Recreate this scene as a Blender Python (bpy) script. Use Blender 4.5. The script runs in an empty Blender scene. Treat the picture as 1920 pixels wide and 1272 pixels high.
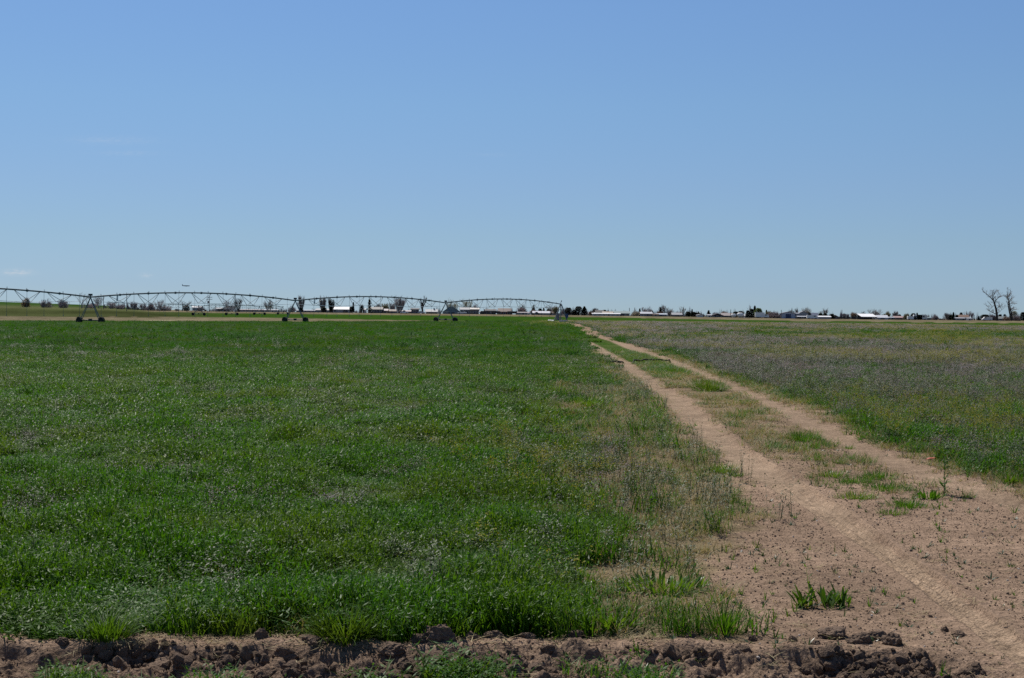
import bpy, math, random
import numpy as np
from mathutils import Vector, Matrix, Euler

R = math.radians
scn = bpy.context.scene
col = scn.collection

# ------------------------------------------------------------------ camera, sky, sun
F, CH, HOR, ROLL = 2850.0, 1.72, 589.5, 0.0105          # focal length in px of a 1920 px wide picture, eye height
PITCH = math.atan((636 - HOR) / F)
cam = bpy.data.cameras.new('camera')
cam.sensor_width = 36.0
cam.lens = 36.0 * F / 1920
cam.clip_start, cam.clip_end = 0.1, 30000
camo = bpy.data.objects.new('camera', cam)
col.objects.link(camo)
CAMM = Matrix.Rotation(R(90) - PITCH, 4, 'X') @ Matrix.Rotation(ROLL, 4, 'Z')
camo.matrix_world = Matrix.Translation((0, 0, CH)) @ CAMM
scn.camera = camo

SUN_EL, SUN_AZ = 54.0, -24.0                             # azimuth from +Y (the view direction), negative = left
world = bpy.data.worlds.new('World')
scn.world = world
world.use_nodes = True
wn, wl = world.node_tree.nodes, world.node_tree.links
wn.clear()
sky = wn.new('ShaderNodeTexSky')
sky.sky_type = 'NISHITA'
sky.sun_disc = False
sky.sun_elevation = R(SUN_EL)
sky.sun_rotation = R(SUN_AZ)
sky.altitude = 1500
sky.air_density = 1.0
sky.dust_density = 0.3
sky.ozone_density = 2.0
SKY_STRENGTH = 0.10
bg = wn.new('ShaderNodeBackground')
bg.inputs[1].default_value = SKY_STRENGTH
wo = wn.new('ShaderNodeOutputWorld')
# clear-day tint of the sky by elevation, and two or three wisps of thin cloud low on the left
geo = wn.new('ShaderNodeTexCoord')
sep = wn.new('ShaderNodeSeparateXYZ')
wl.new(geo.outputs['Generated'], sep.inputs[0])
ramp = wn.new('ShaderNodeValToRGB')
ramp.color_ramp.interpolation = 'LINEAR'
wl.new(sep.outputs['Z'], ramp.inputs[0])
SKY_RAMP = [(0.0033, (0.383, 0.529, 0.809)), (0.0174, (0.39, 0.517, 0.787)), (0.0489, (0.449, 0.554, 0.725)), (0.0837, (0.511, 0.603, 0.758)), (0.1354, (0.58, 0.698, 0.819)), (0.1993, (0.636, 0.764, 0.903)), (0.40, (0.50, 0.62, 0.78)), (1.0, (0.45, 0.56, 0.72))]
while len(ramp.color_ramp.elements) < len(SKY_RAMP):
    ramp.color_ramp.elements.new(0.5)
for e, (p, c) in zip(ramp.color_ramp.elements, SKY_RAMP):
    e.position = p
    e.color = (*c, 1)
mul = wn.new('ShaderNodeMix')
mul.data_type = 'RGBA'; mul.blend_type = 'MULTIPLY'; mul.inputs[0].default_value = 1
wl.new(sky.outputs[0], mul.inputs[6]); wl.new(ramp.outputs[0], mul.inputs[7])
last = mul.outputs[2]


def wmath(op, a, b=None):
    n = wn.new('ShaderNodeMath'); n.operation = op
    for i, v in enumerate((a, b)):
        if v is None: continue
        if isinstance(v, (int, float)): n.inputs[i].default_value = v
        else: wl.new(v, n.inputs[i])
    return n.outputs[0]


dx = wmath('DIVIDE', sep.outputs['X'], sep.outputs['Y'])
dz = wmath('DIVIDE', sep.outputs['Z'], sep.outputs['Y'])
wnoise = wn.new('ShaderNodeTexNoise'); wnoise.inputs['Scale'].default_value = 260; wnoise.inputs['Detail'].default_value = 5
wmap = wn.new('ShaderNodeMapping'); wmap.inputs['Scale'].default_value = (1, 1, 3.5)
wl.new(geo.outputs['Generated'], wmap.inputs[0]); wl.new(wmap.outputs[0], wnoise.inputs[0])
for (px, py, w, h, a) in ((31, 511, 30, 6, .55), (272, 517, 12, 4.5, .35), (205, 264, 80, 8, .13), (235, 288, 60, 5, .10), (920, 291, 40, 4, .05)):
    cx, cz = (px - 960) / F, (HOR + ROLL * (px - 960) - py) / F
    ex = wmath('DIVIDE', wmath('SUBTRACT', dx, cx), w / F)
    ez = wmath('DIVIDE', wmath('SUBTRACT', dz, cz), h / F)
    d2 = wmath('ADD', wmath('MULTIPLY', ex, ex), wmath('MULTIPLY', ez, ez))
    g = wmath('EXPONENT', wmath('MULTIPLY', d2, -1.3))
    nn = wmath('MULTIPLY', wmath('SUBTRACT', wnoise.outputs[0], .28), 2.4)
    m = wmath('MULTIPLY', wmath('MULTIPLY', g, nn), a)
    m = wmath('MULTIPLY', wmath('MAXIMUM', m, 0.0), wmath('GREATER_THAN', sep.outputs['Y'], 0.0))
    mx = wn.new('ShaderNodeMix'); mx.data_type = 'RGBA'
    wl.new(m, mx.inputs[0]); wl.new(last, mx.inputs[6])
    mx.inputs[7].default_value = (.66 / SKY_STRENGTH, .68 / SKY_STRENGTH, .72 / SKY_STRENGTH, 1)
    last = mx.outputs[2]
wl.new(last, bg.inputs[0])
wl.new(bg.outputs[0], wo.inputs[0])

sun = bpy.data.lights.new('sun', 'SUN')
sun.energy = 4.8
sun.angle = R(0.53)
sun.color = (1.0, 0.95, 0.87)
suno = bpy.data.objects.new('sun', sun)
col.objects.link(suno)
sd = Vector((math.sin(R(SUN_AZ)) * math.cos(R(SUN_EL)), math.cos(R(SUN_AZ)) * math.cos(R(SUN_EL)), math.sin(R(SUN_EL))))
suno.rotation_euler = sd.to_track_quat('Z', 'Y').to_euler()

scn.view_settings.view_transform = 'Standard'
scn.view_settings.look = 'None'
scn.view_settings.exposure = 0.0
scn.view_settings.gamma = 1.0
scn.view_settings.use_curve_mapping = False
scn.cycles.max_bounces = 6
scn.cycles.diffuse_bounces = 3
scn.cycles.transmission_bounces = 4
scn.cycles.volume_bounces = 0
scn.cycles.caustics_reflective = False
scn.cycles.caustics_refractive = False
scn.cycles.use_denoising = False

# ------------------------------------------------------------------ helpers
rng = np.random.default_rng(7)
rnd = random.Random(11)


def hor(px):
    return HOR + ROLL * (px - 960)


CR = np.array(CAMM.to_3x3())


def ray(px, py):
    d = CR @ np.array([(px - 960) / F, (636 - py) / F, -1.0])
    return d / d[1]


def gp(px, py, z=0.0):
    """ground point (X, Y) seen at a pixel of the 1920 px picture"""
    d = ray(px, py)
    t = (z - CH) / d[2]
    return d[0] * t, t


def smooth(a, b, x):
    t = np.clip((x - a) / (b - a), 0, 1)
    return t * t * (3 - 2 * t)


def _hash(ix, iy, seed):
    h = (ix.astype(np.int64) * 374761393 + iy.astype(np.int64) * 668265263 + seed * 974634777) & 0x7fffffff
    h = ((h ^ (h >> 13)) * 1274126177) & 0x7fffffff
    return ((h ^ (h >> 16)) & 0xffff) / 65535.0


def vnoise(x, y, seed=0):
    ix, iy = np.floor(x), np.floor(y)
    fx, fy = x - ix, y - iy
    fx, fy = fx * fx * (3 - 2 * fx), fy * fy * (3 - 2 * fy)
    a, b = _hash(ix, iy, seed), _hash(ix + 1, iy, seed)
    c, d = _hash(ix, iy + 1, seed), _hash(ix + 1, iy + 1, seed)
    return (a * (1 - fx) + b * fx) * (1 - fy) + (c * (1 - fx) + d * fx) * fy


def fbm(x, y, seed=0, octaves=4):
    s, a, t = 0, 1.0, 0
    ca, sa = math.cos(.6), math.sin(.6)
    for k in range(octaves):
        s = s + a * vnoise(x, y, seed + k * 17); t += a
        x, y = (x * ca - y * sa) * 2.03 + 5.1, (x * sa + y * ca) * 2.03 + 9.7
        a *= .5
    return s / t


def new_mesh(name, verts, faces):
    """faces: an (n, k) int array or a list of such arrays"""
    me = bpy.data.meshes.new(name)
    verts = np.asarray(verts, dtype=np.float32)
    if not isinstance(faces, (list, tuple)): faces = [faces]
    faces = [np.asarray(f, dtype=np.int32) for f in faces if len(f)]
    me.vertices.add(len(verts)); me.vertices.foreach_set('co', verts.ravel())
    nl = sum(f.size for f in faces); npoly = sum(len(f) for f in faces)
    me.loops.add(nl); me.polygons.add(npoly)
    me.loops.foreach_set('vertex_index', np.concatenate([f.ravel() for f in faces]))
    tot = np.concatenate([np.full(len(f), f.shape[1], dtype=np.int32) for f in faces])
    st = np.concatenate([[0], np.cumsum(tot)[:-1]]).astype(np.int32)
    me.polygons.foreach_set('loop_start', st)
    me.update(calc_edges=True)
    me.validate()
    return me


class MB:
    """collects boxes, tubes, lathes and polygons into one mesh"""
    def __init__(s): s.v, s.f = [], []

    def poly(s, pts, faces):
        o = len(s.v)
        s.v += [tuple(p) for p in pts]
        s.f += [tuple(i + o for i in f) for f in faces]
        return s

    def box(s, x0, x1, y0, y1, z0, z1):
        return s.poly([(x0, y0, z0), (x1, y0, z0), (x1, y1, z0), (x0, y1, z0), (x0, y0, z1), (x1, y0, z1), (x1, y1, z1), (x0, y1, z1)],
                      [(3, 2, 1, 0), (4, 5, 6, 7), (0, 1, 5, 4), (1, 2, 6, 5), (2, 3, 7, 6), (3, 0, 4, 7)])

    def tube(s, pts, rads, n=6, cap=True):
        pts = [Vector(p) for p in pts]
        if isinstance(rads, (int, float)): rads = [rads] * len(pts)
        base = len(s.v)
        prev = None
        for i, p in enumerate(pts):
            d = (pts[min(i + 1, len(pts) - 1)] - pts[max(i - 1, 0)]).normalized()
            if prev is None:
                a = d.cross(Vector((0, 0, 1)))
                if a.length < 1e-3: a = d.cross(Vector((1, 0, 0)))
            else:
                a = prev - d * prev.dot(d)
            a.normalize(); prev = a
            b = d.cross(a)
            for k in range(n):
                t = 2 * math.pi * k / n
                s.v.append(tuple(p + (a * math.cos(t) + b * math.sin(t)) * rads[i]))
        for i in range(len(pts) - 1):
            for k in range(n):
                q = base + i * n
                s.f.append((q + k, q + (k + 1) % n, q + n + (k + 1) % n, q + n + k))
        if cap:
            s.f.append(tuple(base + k for k in range(n))[::-1])
            s.f.append(tuple(base + (len(pts) - 1) * n + k for k in range(n)))
        return s

    def lathe(s, prof, axis='x', c=(0, 0, 0), n=20):
        base = len(s.v)
        for (t, r) in prof:
            for k in range(n):
                a = 2 * math.pi * k / n
                u, w = r * math.cos(a), r * math.sin(a)
                p = {'x': (t, u, w), 'y': (u, t, w), 'z': (u, w, t)}[axis]
                s.v.append((p[0] + c[0], p[1] + c[1], p[2] + c[2]))
        for i in range(len(prof) - 1):
            for k in range(n):
                q = base + i * n
                s.f.append((q + k, q + (k + 1) % n, q + n + (k + 1) % n, q + n + k))
        s.f.append(tuple(base + k for k in range(n)))
        s.f.append(tuple(base + (len(prof) - 1) * n + k for k in range(n)))
        return s

    def mesh(s, name):
        me = bpy.data.meshes.new(name)
        me.from_pydata(s.v, [], s.f)
        me.update()
        return me

    def build(s, name, mat, parent=None, loc=None, smooth_=False):
        return link(name, s.mesh(name), mat, parent, loc, smooth_)


def link(name, me, mat, parent=None, loc=None, smooth_=False):
    if mat is not None and not me.materials: me.materials.append(mat)
    if smooth_: me.polygons.foreach_set('use_smooth', np.ones(len(me.polygons), dtype=bool))
    o = bpy.data.objects.new(name, me)
    col.objects.link(o)
    if parent is not None: o.parent = parent
    if loc is not None: o.location = loc
    return o


def tag(o, label=None, cat=None, group=None, kind=None):
    if label: o['label'] = label
    if cat: o['category'] = cat
    if group: o['group'] = group
    if kind: o['kind'] = kind
    return o


def empty(name, loc, label, cat, group=None, rz=0.0):
    o = bpy.data.objects.new(name, None)
    col.objects.link(o)
    o.location = loc
    o.rotation_euler = (0, 0, rz)
    o.empty_display_size = .3
    return tag(o, label, cat, group)


_mats = {}


def mat(name, base, rough=.7, metal=0.0, var=.12, scale=3.0, bump=0.0, spec=.4, stretch=(1, 1, 1)):
    """painted / weathered surface: colour broken up by two noises, roughness varied"""
    if name in _mats: return _mats[name]
    m = bpy.data.materials.new(name); m.use_nodes = True
    n, l = m.node_tree.nodes, m.node_tree.links
    p = n['Principled BSDF']
    tc = n.new('ShaderNodeTexCoord')
    mp = n.new('ShaderNodeMapping'); mp.inputs['Scale'].default_value = stretch
    l.new(tc.outputs['Object'], mp.inputs[0])
    nz = n.new('ShaderNodeTexNoise'); nz.inputs['Scale'].default_value = scale; nz.inputs['Detail'].default_value = 5
    l.new(mp.outputs[0], nz.inputs[0])
    cr = n.new('ShaderNodeValToRGB')
    cr.color_ramp.elements[0].position, cr.color_ramp.elements[1].position = .3, .7
    cr.color_ramp.elements[0].color = (*[c * (1 - var) for c in base], 1)
    cr.color_ramp.elements[1].color = (*[min(1, c * (1 + var)) for c in base], 1)
    l.new(nz.outputs[0], cr.inputs[0]); l.new(cr.outputs[0], p.inputs['Base Color'])
    p.inputs['Roughness'].default_value = rough
    p.inputs['Metallic'].default_value = metal
    p.inputs['Specular IOR Level'].default_value = spec
    if bump:
        b = n.new('ShaderNodeBump'); b.inputs['Strength'].default_value = bump; b.inputs['Distance'].default_value = .02
        l.new(nz.outputs[0], b.inputs['Height']); l.new(b.outputs[0], p.inputs['Normal'])
    _mats[name] = m
    return m


def leafmat(name, a, b, c=None, trans=.35, rough=.45, spec=.5, patch=.35, patch_scale=.35, tip=None):
    """leaf material: per-plant random between colours a and b, broad patches towards c, light through the blade"""
    if name in _mats: return _mats[name]
    m = bpy.data.materials.new(name); m.use_nodes = True
    n, l = m.node_tree.nodes, m.node_tree.links
    p = n['Principled BSDF']; out = n['Material Output']
    oi = n.new('ShaderNodeObjectInfo')
    ge = n.new('ShaderNodeNewGeometry')
    rampn = n.new('ShaderNodeMix'); rampn.data_type = 'RGBA'
    addn = n.new('ShaderNodeMath'); addn.operation = 'FRACT'
    ad = n.new('ShaderNodeMath'); ad.operation = 'ADD'
    l.new(oi.outputs['Random'], ad.inputs[0])
    try: l.new(ge.outputs['Random Per Island'], ad.inputs[1])
    except Exception: pass
    l.new(ad.outputs[0], addn.inputs[0])
    l.new(addn.outputs[0], rampn.inputs[0])
    rampn.inputs[6].default_value = (*a, 1); rampn.inputs[7].default_value = (*b, 1)
    src = rampn.outputs[2]
    if c is not None:
        nz = n.new('ShaderNodeTexNoise'); nz.inputs['Scale'].default_value = patch_scale; nz.inputs['Detail'].default_value = 4
        l.new(ge.outputs['Position'], nz.inputs[0])
        mr = n.new('ShaderNodeMapRange'); mr.inputs[1].default_value = .47; mr.inputs[2].default_value = .62; mr.inputs[4].default_value = patch
        l.new(nz.outputs[0], mr.inputs[0])
        mx = n.new('ShaderNodeMix'); mx.data_type = 'RGBA'
        l.new(mr.outputs[0], mx.inputs[0]); l.new(src, mx.inputs[6]); mx.inputs[7].default_value = (*c, 1)
        src = mx.outputs[2]
    l.new(src, p.inputs['Base Color'])
    p.inputs['Roughness'].default_value = rough
    p.inputs['Specular IOR Level'].default_value = spec
    tr = n.new('ShaderNodeBsdfTranslucent')
    bright = n.new('ShaderNodeMix'); bright.data_type = 'RGBA'; bright.blend_type = 'MULTIPLY'; bright.inputs[0].default_value = 1
    l.new(src, bright.inputs[6]); bright.inputs[7].default_value = (1.25, 1.15, .6, 1)
    l.new(bright.outputs[2], tr.inputs[0])
    ms = n.new('ShaderNodeMixShader'); ms.inputs[0].default_value = trans
    l.new(p.outputs[0], ms.inputs[1]); l.new(tr.outputs[0], ms.inputs[2]); l.new(ms.outputs[0], out.inputs[0])
    _mats[name] = m
    return m


# ------------------------------------------------------------------ layout of the ground (metres; the view runs along +Y)
def curve(pix):
    """pixel polyline -> X as a function of Y on flat ground"""
    q = sorted((gp(a, b) for a, b in pix), key=lambda t: t[1])
    ys = np.array([t[1] for t in q]); xs = np.array([t[0] for t in q])
    return lambda y: np.interp(y, ys, xs)


RUT_L = curve([(2010, 1290), (1925, 1235), (1840, 1172), (1740, 1092), (1640, 1022), (1540, 952), (1440, 892), (1370, 848), (1310, 792), (1260, 744),
               (1214, 714), (1178, 687), (1137, 664), (1094, 639), (1060, 624), (1040, 613)])
RUT_R = curve([(2150, 1010), (1920, 950), (1830, 920), (1713, 883), (1613, 843), (1547, 807), (1447, 757), (1396, 733), (1323, 704), (1269, 682), (1232, 669),
               (1196, 658), (1152, 640), (1105, 627), (1080, 615)])
GREEN_E = curve([(1125, 1185), (1105, 1120), (1095, 1050), (1065, 990), (1040, 930), (1030, 850), (1050, 750), (1085, 700), (1085, 655), (1068, 630), (1050, 612)])
DIRT_L = curve([(1310, 1190), (1300, 1130), (1292, 1080), (1310, 1030), (1400, 985), (1395, 930), (1365, 880), (1335, 850), (1270, 795), (1222, 740),
                (1178, 702), (1140, 680), (1098, 650), (1076, 635), (1050, 620)])
FIELD_R = curve([(2100, 960), (1920, 908), (1840, 892), (1775, 862), (1680, 832), (1560, 772), (1450, 737), (1380, 712), (1300, 678), (1165, 639), (1120, 622), (1090, 612)])


def upx(X, Y):
    """pixel column of the 1920 px picture that a ground direction falls in (used only to lay out far field borders by bearing)"""
    return 960 + X / np.maximum(Y, 1) * F


LIFT_P = np.array([-3000, 0, 330, 400, 640, 960, 1300, 1500, 1920, 5000.])
LIFT_Z = np.array([2.4, 2.25, 2.2, 1.65, 1.5, 1.5, 1.28, .86, .92, .9])


def terrain(X, Y):
    """large shape of the land: a gentle tilt, a slow rise towards the settlement and a low green hill far left"""
    p = upx(X, Y)
    z = np.interp(p, LIFT_P, LIFT_Z) * np.clip((Y - 450) / 450, 0, 1.0)
    z = z + smooth(120, 200, Y) * (1 - smooth(380, 460, Y)) * np.clip((X + 33) * .0065, -.35, .28)
    hillw = 1 - smooth(190, 300, p)
    top = np.interp(p, [-2500, -300, 0, 150, 230, 300], [9, 7.5, 6.4, 5.1, 4.4, 4.0])
    hz = np.interp(Y, [500, 720, 1000, 1150, 1800], [0, .22, 1.0, 1.0, 0.2]) * (top - 2.2 * np.clip((Y - 450) / 450, 0, 1))
    return z + np.maximum(hz, 0) * hillw * (Y > 500)


# furrow: a torn cut of loose soil running across the view about 7.6 m out
def furrow_edge(X):
    return 7.84 + .05 * np.sin(X * 1.7 + .6) + .14 * (fbm(X * 2.6, X * 0 + 3.3, 5, 3) - .5) + .11 * (fbm(X * 11, X * 0 + 1.3, 6, 3) - .5)


def micro(X, Y):
    """small relief near the camera: furrow, wheel ruts, crumbs"""
    z = np.zeros_like(X)
    near = Y < 45
    x, y = X[near], Y[near]
    zz = np.zeros_like(x)
    edge = furrow_edge(x)
    fend = 1 - smooth(1.95, 2.45, x + .3 * (fbm(x * 6, y * 6, 24, 3) - .5))                       # the cut ends at the wheel track
    fade = smooth(-9, -6, -np.abs(x)) * 0 + fend
    depth = np.interp(x, [-3.2, -2.6, -2.3, -1.8, -1.5, -1.1, -.7, -.45, -.15, .1, .65, 1.2, 1.45, 1.65, 1.88, 2.08, 2.22, 2.42],
                      [.08, .07, .11, .12, .09, .07, .09, .085, .055, .04, .03, .04, .07, .09, .12, .10, .05, 0]) * (.7 + .6 * fbm(x * 3.3, x * 0 + 7.7, 3, 3))
    step = smooth(0.0, .13, edge - y + .10 * (fbm(x * 9, y * 9, 23, 3) - .5))
    back = smooth(.30, .95, edge - y)
    zz -= depth * step * (1 - .62 * back) * fade
    inb = step * (1 - .45 * smooth(.75, 1.15, edge - y)) * fade
    lump = fbm(x * 5.5, y * 7.5, 21, 4)
    rid = 1 - np.abs(2 * fbm(x * 9, y * 11, 33, 3) - 1) * 2.2
    zz += inb * ((lump - .5) * .19 + np.maximum(rid, 0) * .032 + (fbm(x * 24, y * 26, 44, 3) - .5) * .055)
    zz += (1 - inb) * ((fbm(x * 1.1, y * 1.1, 8, 3) - .5) * .05 + (fbm(x * 14, y * 14, 9, 3) - .5) * .016 * (y < 25))
    # lip of thrown-up soil
    zz += .028 * np.exp(-((y - edge - .05) / .06) ** 2) * fade * fbm(x * 4, x * 0 + 1.1, 12, 3)
    for rut, amp in ((RUT_L, 1.0), (RUT_R, .55)):
        d = x - rut(y)
        w = np.interp(y, [7, 11, 18, 40], [.12, .125, .27, .36])
        prof = np.where(np.abs(d) < w, -.042 * (1 - (d / w) ** 4), .016 * np.exp(-((np.abs(d) - w) / .06) ** 2))
        tread = np.where(np.abs(d) < w, .009 * np.cos(d * 2 * np.pi / .08) + .0075 * np.sin(y * 2 * np.pi / .085 + np.abs(d) * 30), 0)
        brk = .45 + .55 * smooth(.35, .6, fbm(x * .8, y * .5, 51, 3))
        zz += amp * (prof + tread * brk * (y < 16)) * smooth(6.0, 7.0, y + 1)
    z[near] = zz
    return z


def height(X, Y):
    X = np.atleast_1d(np.asarray(X, float)); Y = np.atleast_1d(np.asarray(Y, float))
    return terrain(X, Y) + micro(X, Y)


def h1(x, y):
    return float(height([x], [y])[0])


def zones(X, Y):
    """cover of the land, 0..1 each: green crop, dry grass, purple field, rut, furrow soil, and the far bands"""
    p = upx(X, Y)
    n1 = fbm(X * .9, Y * .6, 61, 4) - .5
    n2 = fbm(X * .25, Y * .12, 62, 4) - .5
    n3 = fbm(X * 3.2, Y * 2.6, 63, 3) - .5
    sc = np.clip(Y / 14, .6, 3.0)
    ge = GREEN_E(Y); dl = DIRT_L(Y); fr = FIELD_R(Y)
    beyond = smooth(.04, .13, Y - furrow_edge(X) - .16 * smooth(.48, .62, fbm(X * 1.7, X * 0, 90, 3)))          # grass starts behind the furrow lip
    g = 1 - smooth(-.75, .85, (X - ge + (n1 * 2.2 + n2 * 2.0) * np.minimum(sc, 1.6)) / np.clip(sc, .6, 1.5))
    d = (1 - smooth(-.18, .25, X - dl + n3 * .7 + n1 * .5)) * (1 - g)
    rf = smooth(-.12, .30, X - fr + n3 * .7 + n1 * .5)
    g, d = g * beyond, d * beyond
    near_end = np.interp(p, [-3000, 0, 100, 300, 500, 650, 820, 940, 1060], [222, 230, 232, 232, 236, 246, 268, 290, 318])
    tan_end = np.interp(p, [-3000, 0, 500, 600, 700, 800, 940, 1010, 1060], [400, 400, 440, 420, 385, 345, 305, 322, 330])
    right_end = np.interp(p, [1000, 1100, 1300, 1500, 1660, 1920, 4000], [325, 345, 372, 372, 345, 300, 290])
    near_end = np.where(p > 1030, right_end, near_end)
    tan_end = np.where(p > 1030, right_end, tan_end)
    far_green = np.interp(p, [-3000, 0, 350, 500, 700, 960, 1200, 1500, 4000], [690, 690, 695, 700, 705, 690, 655, 585, 580])
    near = 1 - smooth(-6, 6, Y - near_end + n2 * 30)
    strip = smooth(-6, 6, Y - tan_end + n2 * 30) * (1 - smooth(-8, 8, Y - far_green + n2 * 40))
    tan = (1 - near) * (1 - strip)
    hill = smooth(712, 726, Y) * (1 - smooth(255, 300, p)) * (p < 320)
    return dict(green=g * near, dry=d * near, right=rf * near, strip=strip, tan=tan * (1 - hill), hill=hill, p=p, n1=n1, n2=n2, n3=n3, near=near)


# ------------------------------------------------------------------ ground: one sheet out to the horizon
def build_ground():
    dp = np.concatenate([np.arange(770, 420, -1.1), np.arange(420, 110, -1.6), np.arange(110, 6.0, -.8)])
    rows = np.concatenate([[-40, -15, -5, 0, 2, 3.5, 4.6, 5.4, 5.9], F * CH / dp, np.array([850, 900, 960, 1020, 1100, 1200, 1400, 1700, 2200, 3000, 4500, 7000])])
    rows = rows[np.concatenate([[True], np.diff(rows) > 0])]
    du = 1.9 / F
    inner = np.arange(-.46, .46 + du, du)
    oute = np.array([.48, .51, .56, .7, .9, 1.3])
    us = np.concatenate([-oute[::-1], inner, oute])
    Yg, U = np.meshgrid(rows, us, indexing='ij')
    Xg = U * np.maximum(Yg, 5.0)
    X, Y = Xg.ravel(), Yg.ravel()
    Z = height(X, Y)
    nr, nc = Yg.shape
    idx = np.arange(nr * nc).reshape(nr, nc)
    faces = np.stack([idx[:-1, :-1], idx[:-1, 1:], idx[1:, 1:], idx[1:, :-1]], -1).reshape(-1, 4)
    me = new_mesh('ground', np.stack([X, Y, Z], 1), faces)
    z = zones(X, Y)
    n = len(X)
    # what the land itself is made of, zone by zone
    soil = np.array([.285, .200, .142]); rutc = np.array([.318, .234, .164]); moist = np.array([.185, .132, .096])
    under = np.array([.040, .050, .020]); farg = np.array([.036, .088, .012]); dryc = np.array([.190, .155, .085])
    purp = np.array([.135, .118, .095]); purpf = np.array([.165, .142, .128]); tanc = np.array([.165, .140, .088]); stripc = np.array([.034, .080, .011]); hillc = np.array([.038, .078, .018]); stripl = np.array([.062, .074, .028])
    C = np.tile(soil, (n, 1)) * (1 + .25 * z['n1'])[:, None]

    def lay(m, c):
        m = np.clip(m, 0, 1)[:, None]
        C[:] = C * (1 - m) + c * m
    far = smooth(25, 75, Y)[:, None]
    for rut, amp in ((RUT_L, 1), (RUT_R, .8)):
        hw = np.interp(Y, [7, 11, 18, 40], [.105, .115, .28, .30])
        lay((1 - smooth(.6 - .2 * smooth(11, 16, Y), 1.2 + .3 * smooth(11, 16, Y), np.abs(X - rut(Y)) / hw + .8 * z['n3'])) * amp * .85, rutc)
    mid = (X > RUT_L(Y) + .35) & (X < RUT_R(Y) - .3)
    lay(mid * smooth(14, 22, Y) * (.45 + 1.2 * z['n3']), dryc * .9)
    lay(mid * smooth(42, 52, Y) * (.85 + .5 * z['n1']), under * (1 - far) + farg * far)
    lay(smooth(.05, .6, furrow_edge(X) - Y) * 0 + smooth(0, .06, furrow_edge(X) - Y) * (1 - smooth(2.15, 2.5, X)) * (.75 + .6 * z['n1']), moist)
    lay(z['dry'] * .8, dryc)
    lay(z['green'], under * (1 - far) + farg * (1 + .5 * z['n2'])[:, None] * far)
    pm = smooth(-.18, .0, z['n2'] + .35 * (fbm(X * .12, Y * .05, 71, 3) - .5) + .02)[:, None]
    band = (smooth(118, 132, Y) * (1 - smooth(160, 190, Y)) * smooth(1380, 1680, z['p']))[:, None]
    pm = pm * (1 - .9 * band)
    rightc = (under * (1 - far) + farg * 1.1 * far) * (1 - pm) + (purp * .8 * (1 - far) + purpf * far) * pm
    lay(z['right'], rightc)
    # the worn track runs through the grown-over far part too
    for rut in (RUT_L, RUT_R):
        lay((1 - smooth(.16, .5, np.abs(X - rut(Y)))) * (Y > 40) * (Y < 125) * np.clip(.8 + 2.5 * z['n1'] + 1 * z['n3'], 0, 1) * (1 - smooth(80, 122, Y)), rutc)
    lay(z['tan'], tanc * (1 + .8 * z['n2'] + .5 * (fbm(X * .03, Y * .012, 75, 4) - .5))[:, None])
    pale = smooth(.62, .7, fbm(X * .05, Y * .02, 91, 3)) * (Y < 300)
    lay(z['tan'] * pale, np.array([.42, .37, .25]))
    lw = (1 - smooth(250, 480, z['p']))[:, None]
    lay(z['strip'], (stripc * (1 - lw) + stripl * lw * (1 + 1.6 * (fbm(X * .02, Y * .015, 76, 3) - .5))[:, None]) * (1 + .35 * z['n2'])[:, None])
    lay(z['hill'], hillc * (1 + .4 * z['n2'])[:, None])
    ca = me.color_attributes.new('cover', 'FLOAT_COLOR', 'POINT')
    ca.data.foreach_set('color', np.concatenate([C, np.ones((n, 1))], 1).astype(np.float32).ravel())
    me.polygons.foreach_set('use_smooth', np.ones(len(me.polygons), dtype=bool))
    m = bpy.data.materials.new('soil_and_fields'); m.use_nodes = True
    nd, l = m.node_tree.nodes, m.node_tree.links
    p = nd['Principled BSDF']
    at = nd.new('ShaderNodeAttribute'); at.attribute_name = 'cover'
    ge = nd.new('ShaderNodeNewGeometry')

    def noise(scale, detail=6, rough=.6):
        t = nd.new('ShaderNodeTexNoise'); t.inputs['Scale'].default_value = scale; t.inputs['Detail'].default_value = detail; t.inputs['Roughness'].default_value = rough
        l.new(ge.outputs['Position'], t.inputs[0]); return t.outputs[0]

    def rng_(src, a, b, c, d):
        t = nd.new('ShaderNodeMapRange')
        for i, v in enumerate((a, b, c, d)): t.inputs[i + 1].default_value = v
        l.new(src, t.inputs[0]); return t.outputs[0]

    def mulv(a, b):
        t = nd.new('ShaderNodeMath'); t.operation = 'MULTIPLY'; l.new(a, t.inputs[0]); l.new(b, t.inputs[1]); return t.outputs[0]
    fine = noise(70, 4); mid_ = noise(9, 6); big = noise(.8, 5); wide = noise(.09, 4)
    v = mulv(mulv(rng_(fine, .3, .7, .52, 1.48), rng_(mid_, .3, .7, .76, 1.24)), mulv(rng_(big, .3, .7, .76, 1.22), rng_(wide, .3, .7, .85, 1.15)))
    mx = nd.new('ShaderNodeMix'); mx.data_type = 'RGBA'; mx.blend_type = 'MULTIPLY'; mx.inputs[0].default_value = 1
    cmb = nd.new('ShaderNodeCombineColor')
    for i in range(3): l.new(v, cmb.inputs[i])
    l.new(at.outputs['Color'], mx.inputs[6]); l.new(cmb.outputs[0], mx.inputs[7])
    l.new(mx.outputs[2], p.inputs['Base Color'])
    p.inputs['Roughness'].default_value = .95
    p.inputs['Specular IOR Level'].default_value = .0
    vo = nd.new('ShaderNodeTexVoronoi'); vo.inputs['Scale'].default_value = 42
    l.new(ge.outputs['Position'], vo.inputs[0])
    b1 = nd.new('ShaderNodeBump'); b1.inputs['Strength'].default_value = .55; b1.inputs['Distance'].default_value = .012
    l.new(vo.outputs['Distance'], b1.inputs['Height'])
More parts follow.
